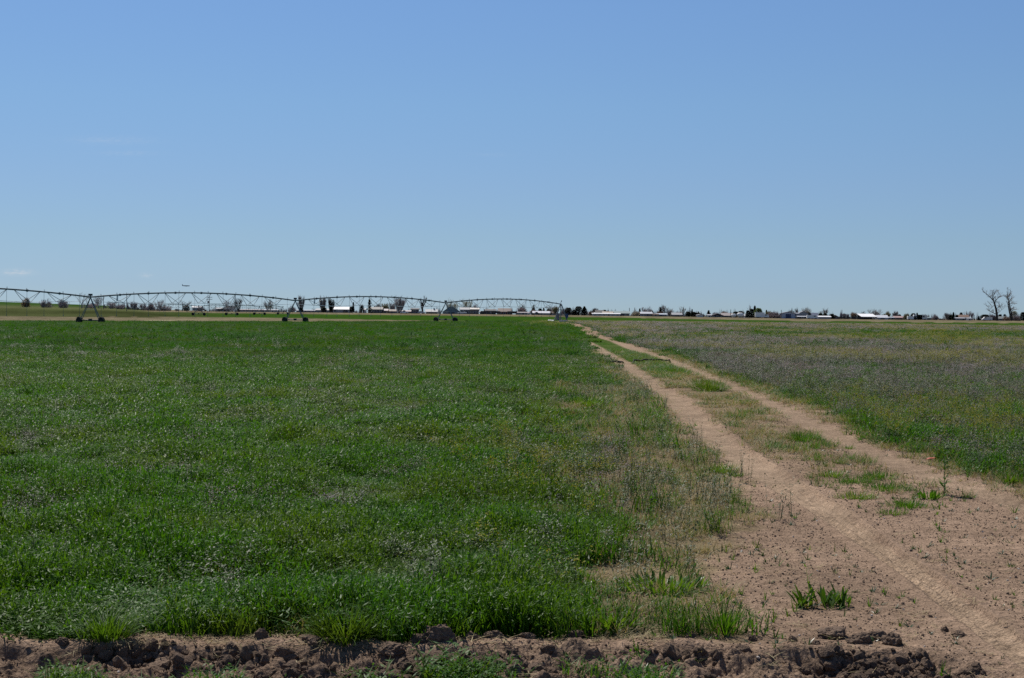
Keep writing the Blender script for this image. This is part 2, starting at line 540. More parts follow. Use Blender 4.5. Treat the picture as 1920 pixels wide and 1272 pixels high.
    b2 = nd.new('ShaderNodeBump'); b2.inputs['Strength'].default_value = .7; b2.inputs['Distance'].default_value = .02
    l.new(fine, b2.inputs['Height']); l.new(b1.outputs[0], b2.inputs['Normal'])
    b3 = nd.new('ShaderNodeBump'); b3.inputs['Strength'].default_value = .5; b3.inputs['Distance'].default_value = .08
    l.new(mid_, b3.inputs['Height']); l.new(b2.outputs[0], b3.inputs['Normal'])
    l.new(b3.outputs[0], p.inputs['Normal'])
    o = link('ground', me, m)
    tag(o, kind='structure')
    return o


build_ground()

# ------------------------------------------------------------------ plants of the fields
def blade(v, f, base, az, length, width, lean, droop, segs=3, twist=0.0):
    """one tapering grass blade"""
    o = len(v)
    dxy = np.array([math.cos(az), math.sin(az)])
    side = np.array([-math.sin(az + twist), math.cos(az + twist)])
    p = np.array(base, float)
    ang = lean
    for i in range(segs + 1):
        t = i / segs
        w = width * (1 - t ** 1.6) * .5 + .0004
        v.append((p[0] + side[0] * w, p[1] + side[1] * w, p[2]))
        v.append((p[0] - side[0] * w, p[1] - side[1] * w, p[2]))
        st = length / segs
        p = p + np.array([dxy[0] * math.sin(ang) * st, dxy[1] * math.sin(ang) * st, math.cos(ang) * st])
        ang += droop / segs
    for i in range(segs):
        q = o + 2 * i
        f.append((q, q + 1, q + 3, q + 2))


def leaflet(v, f, c, az, tilt, ln, wd):
    """an oval leaf as two bent quads"""
    o = len(v)
    d = np.array([math.cos(az) * math.cos(tilt), math.sin(az) * math.cos(tilt), math.sin(tilt)])
    s = np.array([-math.sin(az), math.cos(az), 0])
    c = np.array(c, float)
    up = np.cross(d, s) * -1
    for t, w in ((0, .0), (.45, .5), (1, .0)):
        m = c + d * ln * t
        if w == 0: v.append(tuple(m))
        else:
            v.append(tuple(m + s * wd * w + up * wd * .12)); v.append(tuple(m - s * wd * w + up * wd * .12)); v.append(tuple(m))
    # verts: 0 base, 1 left, 2 right, 3 mid, 4 tip
    f += [(o, o + 3, o + 1), (o, o + 2, o + 3), (o + 1, o + 3, o + 4), (o + 3, o + 2, o + 4)]


def proto(name, v, f, mats, mi=None):
    me = bpy.data.meshes.new(name)
    me.from_pydata([tuple(map(float, p)) for p in v], [], f)
    for m in mats: me.materials.append(m)
    if mi is not None: me.polygons.foreach_set('material_index', np.array(mi, dtype=np.int32))
    me.polygons.foreach_set('use_smooth', np.ones(len(me.polygons), dtype=bool))
    me.update()
    return me


M_CROP = leafmat('crop_leaf', (.033, .118, .006), (.072, .195, .009), (.115, .165, .012), trans=.47, rough=.47, spec=.20, patch=.7)
M_CROPFAR = leafmat('crop_far_leaf', (.022, .090, .006), (.040, .140, .010), (.068, .122, .012), trans=.42, rough=.7, spec=.08, patch_scale=.14, patch=.75)
M_GRASS = leafmat('grass_blade', (.032, .112, .006), (.080, .185, .010), (.120, .150, .025), trans=.48, rough=.5, spec=.2, patch=.6, patch_scale=.5)
M_LUSH = leafmat('lush_weed_leaf', (.065, .150, .010), (.130, .230, .018), None, trans=.5, rough=.4)
M_DRY = leafmat('dry_grass_blade', (.26, .205, .105), (.40, .33, .19), (.17, .15, .07), trans=.25, rough=.7, spec=.2)
M_STEM = leafmat('weed_stem', (.050, .080, .026), (.080, .100, .040), None, trans=.15, rough=.6)
M_PURPLE = leafmat('purple_flower', (.30, .22, .30), (.45, .36, .43), (.24, .19, .21), trans=.30, rough=.7, spec=.2)
M_YELLOW = leafmat('yellow_flower', (.19, .20, .020), (.33, .31, .028), (.18, .20, .03), trans=.35, rough=.7, spec=.2)
M_BLUE = leafmat('bluegreen_leaf', (.038, .080, .030), (.062, .105, .048), None, trans=.25, rough=.4)


def g_crop(seed, rad=.13, nb=30, nl=44, hh=.17):
    r = random.Random(seed); v, f, mi = [], [], []
    for _ in range(nb):
        a, q = r.uniform(0, 6.28), rad * math.sqrt(r.random())
        blade(v, f, (q * math.cos(a), q * math.sin(a), -.01), r.uniform(0, 6.28), hh * r.uniform(.6, 1.25), r.uniform(.005, .011), r.uniform(.05, .6), r.uniform(.2, 1.5), 3, r.uniform(-.5, .5))
        mi += [0] * 3
    for _ in range(nl):
        a, q = r.uniform(0, 6.28), rad * math.sqrt(r.random())
        leaflet(v, f, (q * math.cos(a), q * math.sin(a), hh * r.uniform(.35, .98)), r.uniform(0, 6.28), r.uniform(-.4, 1.1), r.uniform(.022, .052), r.uniform(.009, .015))
        mi += [1] * 4
    return proto('crop_plant', v, f, [M_GRASS, M_CROP], mi)


def g_far(seed, rad=.16, n=70, hh=.16):
    r = random.Random(seed); v, f = [], []
    for _ in range(n):
        a, q = r.uniform(0, 6.28), rad * math.sqrt(r.random())
        blade(v, f, (q * math.cos(a), q * math.sin(a), -.01), r.uniform(0, 6.28), hh * r.uniform(.5, 1.3), r.uniform(.010, .024), r.uniform(.1, .7), r.uniform(.2, 1.2), 2, r.uniform(-.6, .6))
    return proto('crop_clump', v, f, [M_CROPFAR])


def g_dry(seed, rad=.11, n=36, hh=.15, green=.2):
    r = random.Random(seed); v, f, mi = [], [], []
    for _ in range(n):
        a, q = r.uniform(0, 6.28), rad * math.sqrt(r.random())
        gr = r.random() < green
        blade(v, f, (q * math.cos(a), q * math.sin(a), 0), r.uniform(0, 6.28), hh * r.uniform(.4, 1.2), r.uniform(.003, .006), r.uniform(.2, 1.25), r.uniform(.1, 1.0), 3, r.uniform(-.5, .5))
        mi += [1 if gr else 0] * 3
    return proto('dry_tuft', v, f, [M_DRY, M_GRASS], mi)


def g_weed(seed, flower, hh=.30, stems=9, nf=26, rad=.12, leaves=30, fs=.010):
    r = random.Random(seed); v, f, mi = [], [], []
    for _ in range(stems):
        a, q = r.uniform(0, 6.28), rad * math.sqrt(r.random())
        b = np.array([q * math.cos(a), q * math.sin(a), 0]); az = r.uniform(0, 6.28); L = hh * r.uniform(.6, 1.15); ln = r.uniform(0, .35)
        blade(v, f, b, az, L, .004, ln, .15, 3); mi += [0] * 3
        tip = b + np.array([math.cos(az) * math.sin(ln + .07) * L, math.sin(az) * math.sin(ln + .07) * L, math.cos(ln + .07) * L])
        for _k in range(leaves // stems + 1):
            t = r.uniform(.1, .8); c = b + (tip - b) * t
            leaflet(v, f, c, r.uniform(0, 6.28), r.uniform(-.2, .8), r.uniform(.025, .05), r.uniform(.006, .012)); mi += [0] * 4
        for _k in range(nf // stems + 1):
            t = r.uniform(.68, 1.06); c = b + (tip - b) * t + np.array([r.gauss(0, .022), r.gauss(0, .022), r.gauss(0, .010)])
            leaflet(v, f, c, r.uniform(0, 6.28), r.uniform(-.6, 1.2), fs * r.uniform(.8, 1.5), fs * r.uniform(.8, 1.4)); mi += [1] * 4
    return proto('flowering_weed', v, f, [M_STEM, flower], mi)


def g_seedling(seed, mat_=None, n=9, ln=.05):
    r = random.Random(seed); v, f, mi = [], [], []
    for _ in range(n):
        a = r.uniform(0, 6.28)
        blade(v, f, (math.cos(a) * .004, math.sin(a) * .004, -.004), a, ln * r.uniform(.5, 1.2), r.uniform(.004, .009), r.uniform(.3, 1.2), r.uniform(-.4, .8), 2, r.uniform(-.4, .4)); mi += [0] * 2
    return proto('seedling', v, f, [mat_ or M_BLUE], mi)


def rock_mesh(name, seed, sub=2, amp=.32, flat=.75, fine=.10, mats=None, ax=(1, 1, 1)):
    import bmesh
    bm = bmesh.new()
    bmesh.ops.create_icosphere(bm, subdivisions=sub, radius=1)
    r = random.Random(seed)
    offs = [Vector((r.uniform(-50, 50), r.uniform(-50, 50), r.uniform(-50, 50))) for _ in range(3)]
    from mathutils import noise as mn
    planes = []
    for _ in range(7):
        d = Vector((r.gauss(0, 1), r.gauss(0, 1), r.gauss(0, 1))).normalized()
        planes.append((d, r.uniform(.62, .92)))
    for vv in bm.verts:
        p = vv.co.copy()
        for d, k in planes:
            t = p.dot(d)
            if t > k: p -= d * (t - k) * .85
        k = 1 + amp * mn.noise(p * 1.3 + offs[0]) + fine * mn.noise(p * 3.7 + offs[1]) * 1.4 + fine * .6 * mn.noise(p * 9 + offs[2])
        p *= k
        vv.co = Vector((p.x * ax[0], p.y * ax[1], p.z * flat * ax[2]))
    me = bpy.data.meshes.new(name); bm.to_mesh(me); bm.free()
    for m in (mats or []): me.materials.append(m)
    return me


M_CLOD = mat('clod_soil', (.175, .124, .090), rough=.97, var=.35, scale=7, bump=.9, spec=.1)
M_CRUMB = mat('crumb_soil', (.235, .165, .118), rough=.97, var=.4, scale=9, bump=.6, spec=.1)


def scatter(name, pts, rot, scl, idx, meshes, kind='stuff', label=None):
    """one object whose points carry copies of the given plant meshes"""
    pc = bpy.data.collections.new(name + '_shapes')
    for i, me in enumerate(meshes):
        o = bpy.data.objects.new('%s_shape_%02d' % (name, i), me); pc.objects.link(o)
    me = bpy.data.meshes.new(name)
    me.vertices.add(len(pts)); me.vertices.foreach_set('co', np.asarray(pts, np.float32).ravel())
    a = me.attributes.new('rot', 'FLOAT_VECTOR', 'POINT'); a.data.foreach_set('vector', np.asarray(rot, np.float32).ravel())
    a = me.attributes.new('scl', 'FLOAT_VECTOR', 'POINT'); a.data.foreach_set('vector', np.asarray(scl, np.float32).ravel())
    a = me.attributes.new('idx', 'INT', 'POINT'); a.data.foreach_set('value', np.asarray(idx, np.int32))
    ng = bpy.data.node_groups.new(name + '_nodes', 'GeometryNodeTree')
    ng.interface.new_socket('Geometry', in_out='INPUT', socket_type='NodeSocketGeometry')
    ng.interface.new_socket('Geometry', in_out='OUTPUT', socket_type='NodeSocketGeometry')
    N, L = ng.nodes, ng.links
    gi, go = N.new('NodeGroupInput'), N.new('NodeGroupOutput')
    ci = N.new('GeometryNodeCollectionInfo'); ci.inputs['Collection'].default_value = pc
    ci.inputs['Separate Children'].default_value = True; ci.inputs['Reset Children'].default_value = True
    ip = N.new('GeometryNodeInstanceOnPoints'); ip.inputs['Pick Instance'].default_value = True

    def na(n_, t):
        q = N.new('GeometryNodeInputNamedAttribute'); q.data_type = t; q.inputs[0].default_value = n_
        return [s for s in q.outputs if s.enabled and s.name == 'Attribute'][0]
    er = N.new('FunctionNodeEulerToRotation')
    L.new(na('rot', 'FLOAT_VECTOR'), er.inputs[0])
    L.new(gi.outputs[0], ip.inputs['Points']); L.new(ci.outputs[0], ip.inputs['Instance'])
    L.new(na('idx', 'INT'), ip.inputs['Instance Index']); L.new(er.outputs[0], ip.inputs['Rotation']); L.new(na('scl', 'FLOAT_VECTOR'), ip.inputs['Scale'])
    L.new(ip.outputs[0], go.inputs[0])
    o = bpy.data.objects.new(name, me); col.objects.link(o)
    md = o.modifiers.new('scatter', 'NODES'); md.node_group = ng
    tag(o, label, None, None, kind)
    return o


def sample(n, y0, y1, power=1.0, ux=.42):
    """random ground points in the wedge the camera looks at; denser near for power < 1"""
    t = rng.random(n)
    k = power + 1.0
    Y = (y0 ** k + t * (y1 ** k - y0 ** k)) ** (1 / k)
    X = (rng.random(n) * 2 - 1) * (ux * Y + 1.0)
    return X, Y


def put(name, X, Y, s, sz, meshes, label=None, zoff=0.0, tilt=.12, clear=True):
    if clear:
        k = rng.random(len(X)) < rut_open(X, Y)
        X, Y, s, sz = X[k], Y[k], s[k], sz[k]
    n = len(X)
    P = np.stack([X, Y, height(X, Y) + zoff], 1)
    rot = np.stack([rng.normal(0, tilt, n), rng.normal(0, tilt, n), rng.random(n) * 6.283], 1)
    S = np.stack([s, s, sz], 1)
    return scatter(name, P, rot, S, rng.integers(0, len(meshes), n), meshes, label=label)


def rut_open(X, Y):
    m = np.zeros_like(X)
    for rut, k in ((RUT_L, 1.0), (RUT_R, .8)):
        hw = np.interp(Y, [7, 11, 18, 40, 90], [.15, .18, .34, .42, .55]) * k
        m = np.maximum(m, (1 - smooth(.65, 1.15, np.abs(X - rut(Y)) / hw + .5 * (fbm(X * 3, Y * 2, 97, 3) - .5))) * (1 - .9 * smooth(80, 120, Y)))
    return 1 - m


def purple_mask(X, Y, z):
    pm = smooth(-.18, .0, z['n2'] + .35 * (fbm(X * .12, Y * .05, 71, 3) - .5) + .02)
    band = smooth(118, 132, Y) * (1 - smooth(160, 190, Y)) * smooth(1380, 1680, z['p'])
    return pm * (1 - .95 * band) * (.25 * smooth(9, 20, Y) + .75 * smooth(18, 42, Y))


def build_fields():
    crop_near = [g_crop(100 + i) for i in range(10)]
    crop_far = [g_far(200 + i) for i in range(8)]
    # --- green crop, left field: fine plants near, coarser clumps farther out
    X, Y = sample(112000, 6.6, 63, .15)
    z = zones(X, Y)
    front = (Y < 7.30 + .3 * z['n1']) * smooth(-.12, .04, fbm(X * 1.5, Y * 1.5, 81, 3) - .50) * .75 * np.interp(z['p'], [0, 85, 105, 170, 185, 262, 280, 390, 430, 640, 700, 1000, 1060, 1300, 1400], [.05, .08, .6, .6, .08, .10, .6, .6, .75, .75, .5, .5, .10, .15, 0])
    keep = rng.random(len(X)) < np.maximum(z['green'] ** 3 + z['right'] * (.28 + .5 * smooth(.45, .6, fbm(X * .7, Y * .5, 93, 3))) * (1 - .6 * purple_mask(X, Y, z)) + z['dry'] * .025, front)
    keep &= rng.random(len(X)) < 1 - np.clip((Y - 13) / 50, 0, 1)
    X, Y = X[keep], Y[keep]; z = zones(X, Y)
    s = rng.uniform(.75, 1.3, len(X)) * np.clip(Y / 16, .85, 1.5)
    hz = rng.uniform(.65, 1.2, len(X)) * (1 + 2.5 * (fbm(X * 1.8, Y * 1.3, 82, 4) - .5)).clip(.35, 1.9) * np.where(Y < 7.45, .55, 1.0)
    put('crop_plants', X, Y, s, hz, crop_near)
    X, Y = sample(165000, 13, 300, .08)
    z = zones(X, Y)
    keep = rng.random(len(X)) < np.maximum(z['green'], z['right'] * .8 * (1 - .8 * purple_mask(X, Y, z))) * z['near'] * np.clip((Y - 13) / 32, 0, 1)
    X, Y = X[keep], Y[keep]
    s = rng.uniform(.8, 1.4, len(X)) * np.clip(Y / 26, 1.0, 4.0)
    hz = rng.uniform(.5, 1.15, len(X)) * (1 + .8 * (fbm(X * .35, Y * .2, 83, 3) - .5)) * np.clip(Y / 60, .9, 1.25)
    put('crop_clumps', X, Y, s, hz, crop_far)
    # --- dry grass along the track and on its middle strip
    dry = [g_dry(300 + i) for i in range(8)]
    X, Y = sample(60000, 7.5, 75, .3)
    z = zones(X, Y)
    mid = ((X > RUT_L(Y) + .28) & (X < RUT_R(Y) - .25)) * smooth(13, 20, Y) * (1 - .6 * smooth(42, 50, Y)) * smooth(-.16, .12, z['n3'] + z['n1'])
    edgeR = (1 - smooth(.1, .9, np.abs(X - FIELD_R(Y)))) * .8 * smooth(9, 13, Y)
    keep = rng.random(len(X)) < np.maximum.reduce([z['dry'] * (.55 + .9 * z['n3']), mid * .7, edgeR, z['green'] * (.045 + .5 * smooth(.60, .70, fbm(X * .8 + 3, Y * .5, 92, 3)))])
    X, Y = X[keep], Y[keep]
    put('dry_grass', X, Y, rng.uniform(.6, 1.3, len(X)) * np.clip(Y / 18, .9, 2.2), rng.uniform(.35, 1.0, len(X)), dry)
    # greener grass among it
    gr = [g_dry(320 + i, green=.95, hh=.16) for i in range(6)]
    X, Y = sample(50000, 7.6, 75, .3)
    z = zones(X, Y)
    mid = ((X > RUT_L(Y) + .35) & (X < RUT_R(Y) - .3))
    n5 = fbm(X * 1.6, Y * .9, 86, 3)
    midg = mid * (smooth(.53, .64, n5) * smooth(13, 18, Y) * .8 + smooth(42, 50, Y) * .9)
    keep = rng.random(len(X)) < np.maximum.reduce([z['dry'] * (.10 + .45 * smooth(.50, .64, n5) + .5 * (1 - smooth(9.3, 11.0, Y)) * smooth(.38, .55, n5)), midg, (1 - smooth(.05, .6, np.abs(X - FIELD_R(Y) - .2))) * .6])
    X, Y = X[keep], Y[keep]
    put('track_grass', X, Y, rng.uniform(.6, 1.3, len(X)) * np.clip(Y / 18, .9, 2.2), rng.uniform(.5, 1.15, len(X)), gr)
    # --- purple-flowered weeds of the right field (and a few drifts in the left one)
    pur = [g_weed(400 + i, M_PURPLE, hh=.27, stems=10, nf=60, rad=.15) for i in range(8)]
    X, Y = sample(130000, 11, 330, .25, .45)
    z = zones(X, Y)
    pm = purple_mask(X, Y, z) + .22 * smooth(11, 16, Y)
    drift = smooth(.58, .68, fbm(X * .55, Y * .45, 84, 3)) * 1.0 * (Y < 60)
    for (dx_, dy_, rx, ry) in ((245, 915, .75, 1.1), (785, 890, .6, 1.0), (1150, 890, .5, 1.6), (690, 730, 1.5, 3.0)):
        gx, gy = gp(dx_, dy_); drift = np.maximum(drift, np.exp(-((X - gx) / rx) ** 2 - ((Y - gy) / ry) ** 2) * 1.3)
    keep = rng.random(len(X)) < np.maximum.reduce([z['right'] * pm, z['green'] * drift * .8, z['dry'] * drift * .8])
    X, Y = X[keep], Y[keep]
    put('purple_weeds', X, Y, rng.uniform(.7, 1.3, len(X)) * np.clip(Y / 30, .9, 3.5), rng.uniform(.6, 1.15, len(X)) * np.where(X < RUT_L(Y), .75, 1.0), pur)
    # --- yellow mustard
    yel = [g_weed(450 + i, M_YELLOW, hh=.40, stems=8, nf=90, rad=.15, leaves=26, fs=.014) for i in range(6)]
    X, Y = sample(120000, 8.5, 330, .3, .45)
    z = zones(X, Y)
    ym = smooth(.46, .60, fbm(X * .16 + 4, Y * .09 + 2, 88, 3))
    cx, cy = gp(1830, 800)
    c2, d2 = gp(1010, 880)
    ym = np.maximum(ym * .6, 1.6 * np.exp(-(((X - cx) / 2.2) ** 2 + ((Y - cy) / 6.0) ** 2)))
    yl = np.exp(-(((X - c2) / .75) ** 2 + ((Y - d2) / 3.2) ** 2)) * .7
    yl2 = .55 * np.exp(-((X - GREEN_E(Y)) / 3.5) ** 2) * smooth(150, 220, Y)
    keep = rng.random(len(X)) < np.maximum.reduce([z['right'] * ym * .7, (z['green'] + z['dry']) * yl, (z['green'] + z['right']) * yl2])
    X, Y = X[keep], Y[keep]
    put('yellow_mustard', X, Y, rng.uniform(.7, 1.2, len(X)) * np.clip(Y / 30, .9, 3.0), rng.uniform(.55, 1.1, len(X)), yel)
    # --- ragged green weeds standing above the rest
    rag = [g_weed(480 + i, M_STEM, hh=.36, stems=7, nf=40, rad=.13, leaves=90, fs=.014) for i in range(6)]
    X, Y = sample(60000, 8.2, 120, .2, .45)
    z = zones(X, Y)
    n6 = smooth(.46, .62, fbm(X * .45, Y * .3, 94, 3))
    keep = rng.random(len(X)) < np.maximum.reduce([z['right'] * (.12 + .6 * n6), z['green'] * (.012 + .10 * smooth(.55, .68, fbm(X * .3, Y * .2, 95, 3))), z['dry'] * (.05 + .15 * n6)])
    X, Y = X[keep], Y[keep]
    put('ragged_weeds', X, Y, rng.uniform(.7, 1.25, len(X)) * np.clip(Y / 30, .9, 2.0), rng.uniform(.5, 1.2, len(X)), rag)
    # --- seedlings, crumbs and straw bits on the bare soil
    sl = [g_seedling(500 + i) for i in range(6)] + [g_seedling(520 + i, M_GRASS, 7, .07) for i in range(5)]
    X, Y = sample(9000, 6.8, 22, .3)
    z = zones(X, Y)
    bare = (1 - z['green']) * (1 - z['right']) * (1 - z['dry'])
    onrut = (1 - smooth(.1, .22, np.abs(X - RUT_L(Y)) * .8))
    keep = rng.random(len(X)) < bare * (1 - onrut) * (.20 + .6 * smooth(.5, .65, fbm(X * 1.3, Y * 1.3, 85, 3))) * (X > -.4) * np.where(Y < furrow_edge(X), .25, 1)
    X, Y = X[keep], Y[keep]
    put('soil_seedlings', X, Y, rng.uniform(.5, 1.3, len(X)), rng.uniform(.5, 1.3, len(X)), sl)
    cr = [rock_mesh('crumb', 600 + i, 1, .4, .7, .2, [M_CRUMB]) for i in range(8)]
    X, Y = sample(110000, 6.6, 26, .2)
    z = zones(X, Y)
    bare = (1 - z['green']) * (1 - z['right']) * (1 - .7 * z['dry'])
    onrut = np.maximum(1 - smooth(.12, .2, np.abs(X - RUT_L(Y)) * .8), .7 * (1 - smooth(.12, .25, np.abs(X - RUT_R(Y)) * .8)))
    keep = rng.random(len(X)) < bare * (1 - .95 * onrut)
    X, Y = X[keep], Y[keep]
    s = np.clip(rng.lognormal(-5.55, .5, len(X)), .002, .014)
    put('soil_crumbs', X, Y, s, s, cr, zoff=.002, tilt=1)
    cl = [rock_mesh('lump', 630 + i, 2, .4, .75, .18, [M_CLOD]) for i in range(8)]
    X, Y = sample(22000, 6.7, 8.0, .3)
    e = furrow_edge(X) - Y
    keep = (rng.random(len(X)) < smooth(-.04, .06, e) * (1 - .8 * smooth(.55, .95, e)) * smooth(.42, .58, fbm(X * 2.2, Y * 2.2, 89, 3))) & (X < 2.3)
    X, Y = X[keep], Y[keep]
    s = np.clip(rng.lognormal(-4.5, .65, len(X)), .004, .042)
    put('soil_lumps', X, Y, s, s, cl, zoff=.004, tilt=1)
    pb = [rock_mesh('pebble', 660 + i, 1, .25, .7, .1, [mat('pebble_stone', (.46, .41, .36), .8, var=.3)]) for i in range(4)]
    X, Y = sample(5000, 7.4, 26, .3)
    z = zones(X, Y)
    keep = rng.random(len(X)) < (1 - z['green']) * (1 - z['right']) * (1 - .6 * z['dry']) * .6
    X, Y = X[keep], Y[keep]
    s = np.clip(rng.lognormal(-5.3, .45, len(X)), .003, .012)
    put('pebbles', X, Y, s, s, pb, zoff=.002, tilt=1)
    st = []
    for i in range(5):
        r = random.Random(700 + i); v, f = [], []
        for _ in range(6):
            blade(v, f, (r.gauss(0, .03), r.gauss(0, .03), .006), r.uniform(0, 6.28), r.uniform(.03, .10), .0035, 1.45, r.uniform(-.1, .3), 2)
        st.append(proto('straw', v, f, [M_DRY]))
    X, Y = sample(16000, 6.8, 12, .0)
    z = zones(X, Y); e = furrow_edge(X) - Y
    lip = np.exp(-((e + .07) / .11) ** 2) * smooth(.42, .56, fbm(X * 1.7, X * 0, 90, 3)) * 1.0 * (X < .9)
    keep = rng.random(len(X)) < np.maximum(lip, .05 * (1 - z['green']) * (1 - z['right']))
    X, Y = X[keep], Y[keep]
    put('straw_litter', X, Y, rng.uniform(.6, 1.4, len(X)), rng.uniform(.6, 1.4, len(X)), st)


build_fields()

# ------------------------------------------------------------------ the irrigation machine
STEEL = mat('galvanised_steel', (.165, .205, .21), rough=.6, metal=.0, var=.25, scale=2.0)
BRIGHT = mat('bright_zinc', (.72, .73, .72), rough=.35, metal=.5, var=.12)
RUBBER = mat('tyre_rubber', (.022, .022, .024), rough=.85, var=.3)
DARKM = mat('dark_gearbox_paint', (.045, .05, .055), rough=.6)
WHITEP = mat('white_paint', (.80, .80, .78), rough=.5, var=.06)
BLUEP = mat('blue_panel_paint', (.03, .07, .16), rough=.45)
GREYBOX = mat('grey_cabinet_paint', (.17, .18, .19), rough=.6)
CONCRETE = mat('pale_concrete', (.62, .60, .55), rough=.9, var=.15)


def wheel_meshes(rad, wid):
    tyre = MB().lathe([(-wid / 2 * .55, rad * .62), (-wid / 2, rad * .74), (-wid / 2, rad * .92), (-wid / 2 * .75, rad), (wid / 2 * .75, rad), (wid / 2, rad * .92), (wid / 2, rad * .74), (wid / 2 * .55, rad * .62)], 'y', n=28)
    for k in range(22):                                     # chevron lugs
        a = 2 * math.pi * k / 22
        for sgn in (-1, 1):
            c = math.cos(a + sgn * .07), math.sin(a + sgn * .07)
            d = math.cos(a), math.sin(a)
            p0 = Vector((d[0] * rad * 1.0, 0, d[1] * rad * 1.0)); p1 = Vector((c[0] * rad * .98, sgn * wid * .48, c[1] * rad * .98))
            tyre.tube([p0, p1], .032, 4)
    rim = MB().lathe([(-wid * .2, rad * .10), (-wid * .22, rad * .55), (-wid * .30, rad * .64), (wid * .30, rad * .64), (wid * .22, rad * .55), (wid * .2, rad * .10)], 'y', n=20)
    return tyre.mesh('tyre'), rim.mesh('rim')


def pivot_machine(name, pts, zt, label, rise=.85, panels=7, drops=14, white=True, first_stand=True, coarse=False):
    """centre pivot: pts[0] is the stand, the rest are drive towers; zt = height of the pipe above each point's ground"""
    g0 = h1(*pts[0])
    root = empty(name, (pts[0][0], pts[0][1], g0), label, 'irrigation machine')
    P = [Vector((x - pts[0][0], y - pts[0][1], h1(x, y) - g0)) for x, y in pts]
    T = [P[i] + Vector((0, 0, zt[i])) for i in range(len(P))]
    tyre, rim = wheel_meshes(.47, .36)
    rp = .100 if not coarse else .09
    for i in range(len(P) - 1):
        A, B = T[i], T[i + 1]
        d = (B - A); L = d.length; u = Vector((d.x, d.y, 0)).normalized(); s = Vector((-u.y, u.x, 0))

        def arch(t, A=A, d=d): return A + d * t + Vector((0, 0, rise * 4 * t * (1 - t)))
        mb = MB(); mb.tube([arch(k / 24) for k in range(25)], rp, 8)
        for k in range(1, panels + 1):                      # flanged joints
            t = k / (panels + 1); mb.tube([arch(t - .002), arch(t + .002)], rp * 1.7, 8)
        mb.build('span_pipe', STEEL, root, smooth_=False)
        n = panels
        fl = [arch((k + .5) / (n)) for k in range(n)]
        rods = MB()
        nodes = {-1: [], 1: []}
        ts = [(k + 1) / (n + 1) for k in range(n)]
        for t in ts:
            drop = (1.45 if .15 < t < .85 else 1.05) if not coarse else 1.0
            c = arch(t)
            q = {sg: c + s * sg * .62 - Vector((0, 0, drop)) for sg in (-1, 1)}
            tw = .40 / (n + 1)
            mb = MB()
            for sg in (-1, 1):
                mb.tube([arch(t - tw), q[sg]], .032, 5); mb.tube([arch(t + tw), q[sg]], .032, 5)
                nodes[sg].append(q[sg])
            mb.tube([q[-1], q[1]], .028, 5)
            mb.build('truss_strut', STEEL, root)
        for sg in (-1, 1):
            line = [A - Vector((0, 0, .55)) + u * .1] + nodes[sg] + [B - Vector((0, 0, .55)) - u * .1]
            rods.tube(line, .019 if not coarse else .022, 5)
        rods.build('truss_rod', BRIGHT, root)
        for k in range(drops):
            t = (k + .6) / (drops + .2)
            c = arch(t) + s * (.12 if k % 2 else -.12)
            gx, gy = pts[0][0] + c.x, pts[0][1] + c.y
            zb = h1(gx, gy) - g0 + 1.15
            dm = MB().tube([arch(t) + Vector((0, 0, .08)), arch(t) + Vector((0, 0, .30)), c + Vector((0, 0, .28)), c, Vector((c.x, c.y, zb))], .018 if not coarse else .03, 5)
            dm.lathe([(zb - .12, .02), (zb - .10, .055), (zb + .02, .045), (zb + .06, .02)], 'z', (c.x, c.y, 0), 8)
            dm.build('sprinkler_drop', STEEL, root)
        if white and i in (1, 2):
            t = .885
            c = arch(t)
            MB().tube([c - Vector((0, 0, .05)), c + u * .1 - Vector((0, 0, .80))], .085, 10).build('white_tube', WHITEP, root)  # short white tube under the pipe, standing in for a bright truss piece
    for i in range(1, len(P)):
        d = (T[i] - T[i - 1]); u = Vector((d.x, d.y, 0)).normalized(); s = Vector((-u.y, u.x, 0))
        # the wheels roll along the circle: base beam across the pipe, seen nearly side on
        base = P[i]
        w0, w1 = base - s * 2.02 + Vector((0, 0, .47)), base + s * 2.02 + Vector((0, 0, .47))
        tw = MB()
        top = T[i] - Vector((0, 0, .05))
        b0, b1 = w0 + Vector((0, 0, .15)), w1 + Vector((0, 0, .15))
        b0, b1 = b0 + s * .36, b1 - s * .36
        for e in (-.10, .10):
            tw.tube([b0 + u * e * 1.5, top + u * e * .3], .050, 6)
            tw.tube([b1 + u * e * 1.5, top + u * e * .3], .050, 6)
        tw.tube([b0.lerp(top, .45) - u * .2, b1.lerp(top, .45) - u * .2], .03, 5)
        o = tw.build('drive_tower', STEEL, root)
        MB().tube([w0 + Vector((0, 0, .05)), w1 + Vector((0, 0, .05))], .075, 8).build('base_beam', DARKM, o)
        c = (w0 + w1) / 2 + Vector((0, 0, .07))
        MB().box(c.x - .22, c.x + .22, c.y - .18, c.y + .18, c.z - .14, c.z + .16).build('gear_motor', DARKM, o)
        c = T[i] + Vector((0, 0, .30))
        MB().box(c.x - .22, c.x + .22, c.y - .2, c.y + .2, c.z - .13, c.z + .13).tube([T[i], c], .07, 6).build('tower_box', DARKM, o)
        for w in (w0, w1):
            t = link('wheel', tyre, RUBBER, o, w); t.rotation_euler.z = math.atan2(s.y, s.x)
            bpy_rim = MB()
        for w in (w0, w1):
            t = link('wheel_rim', rim, STEEL, o, w); t.rotation_euler.z = math.atan2(s.y, s.x)
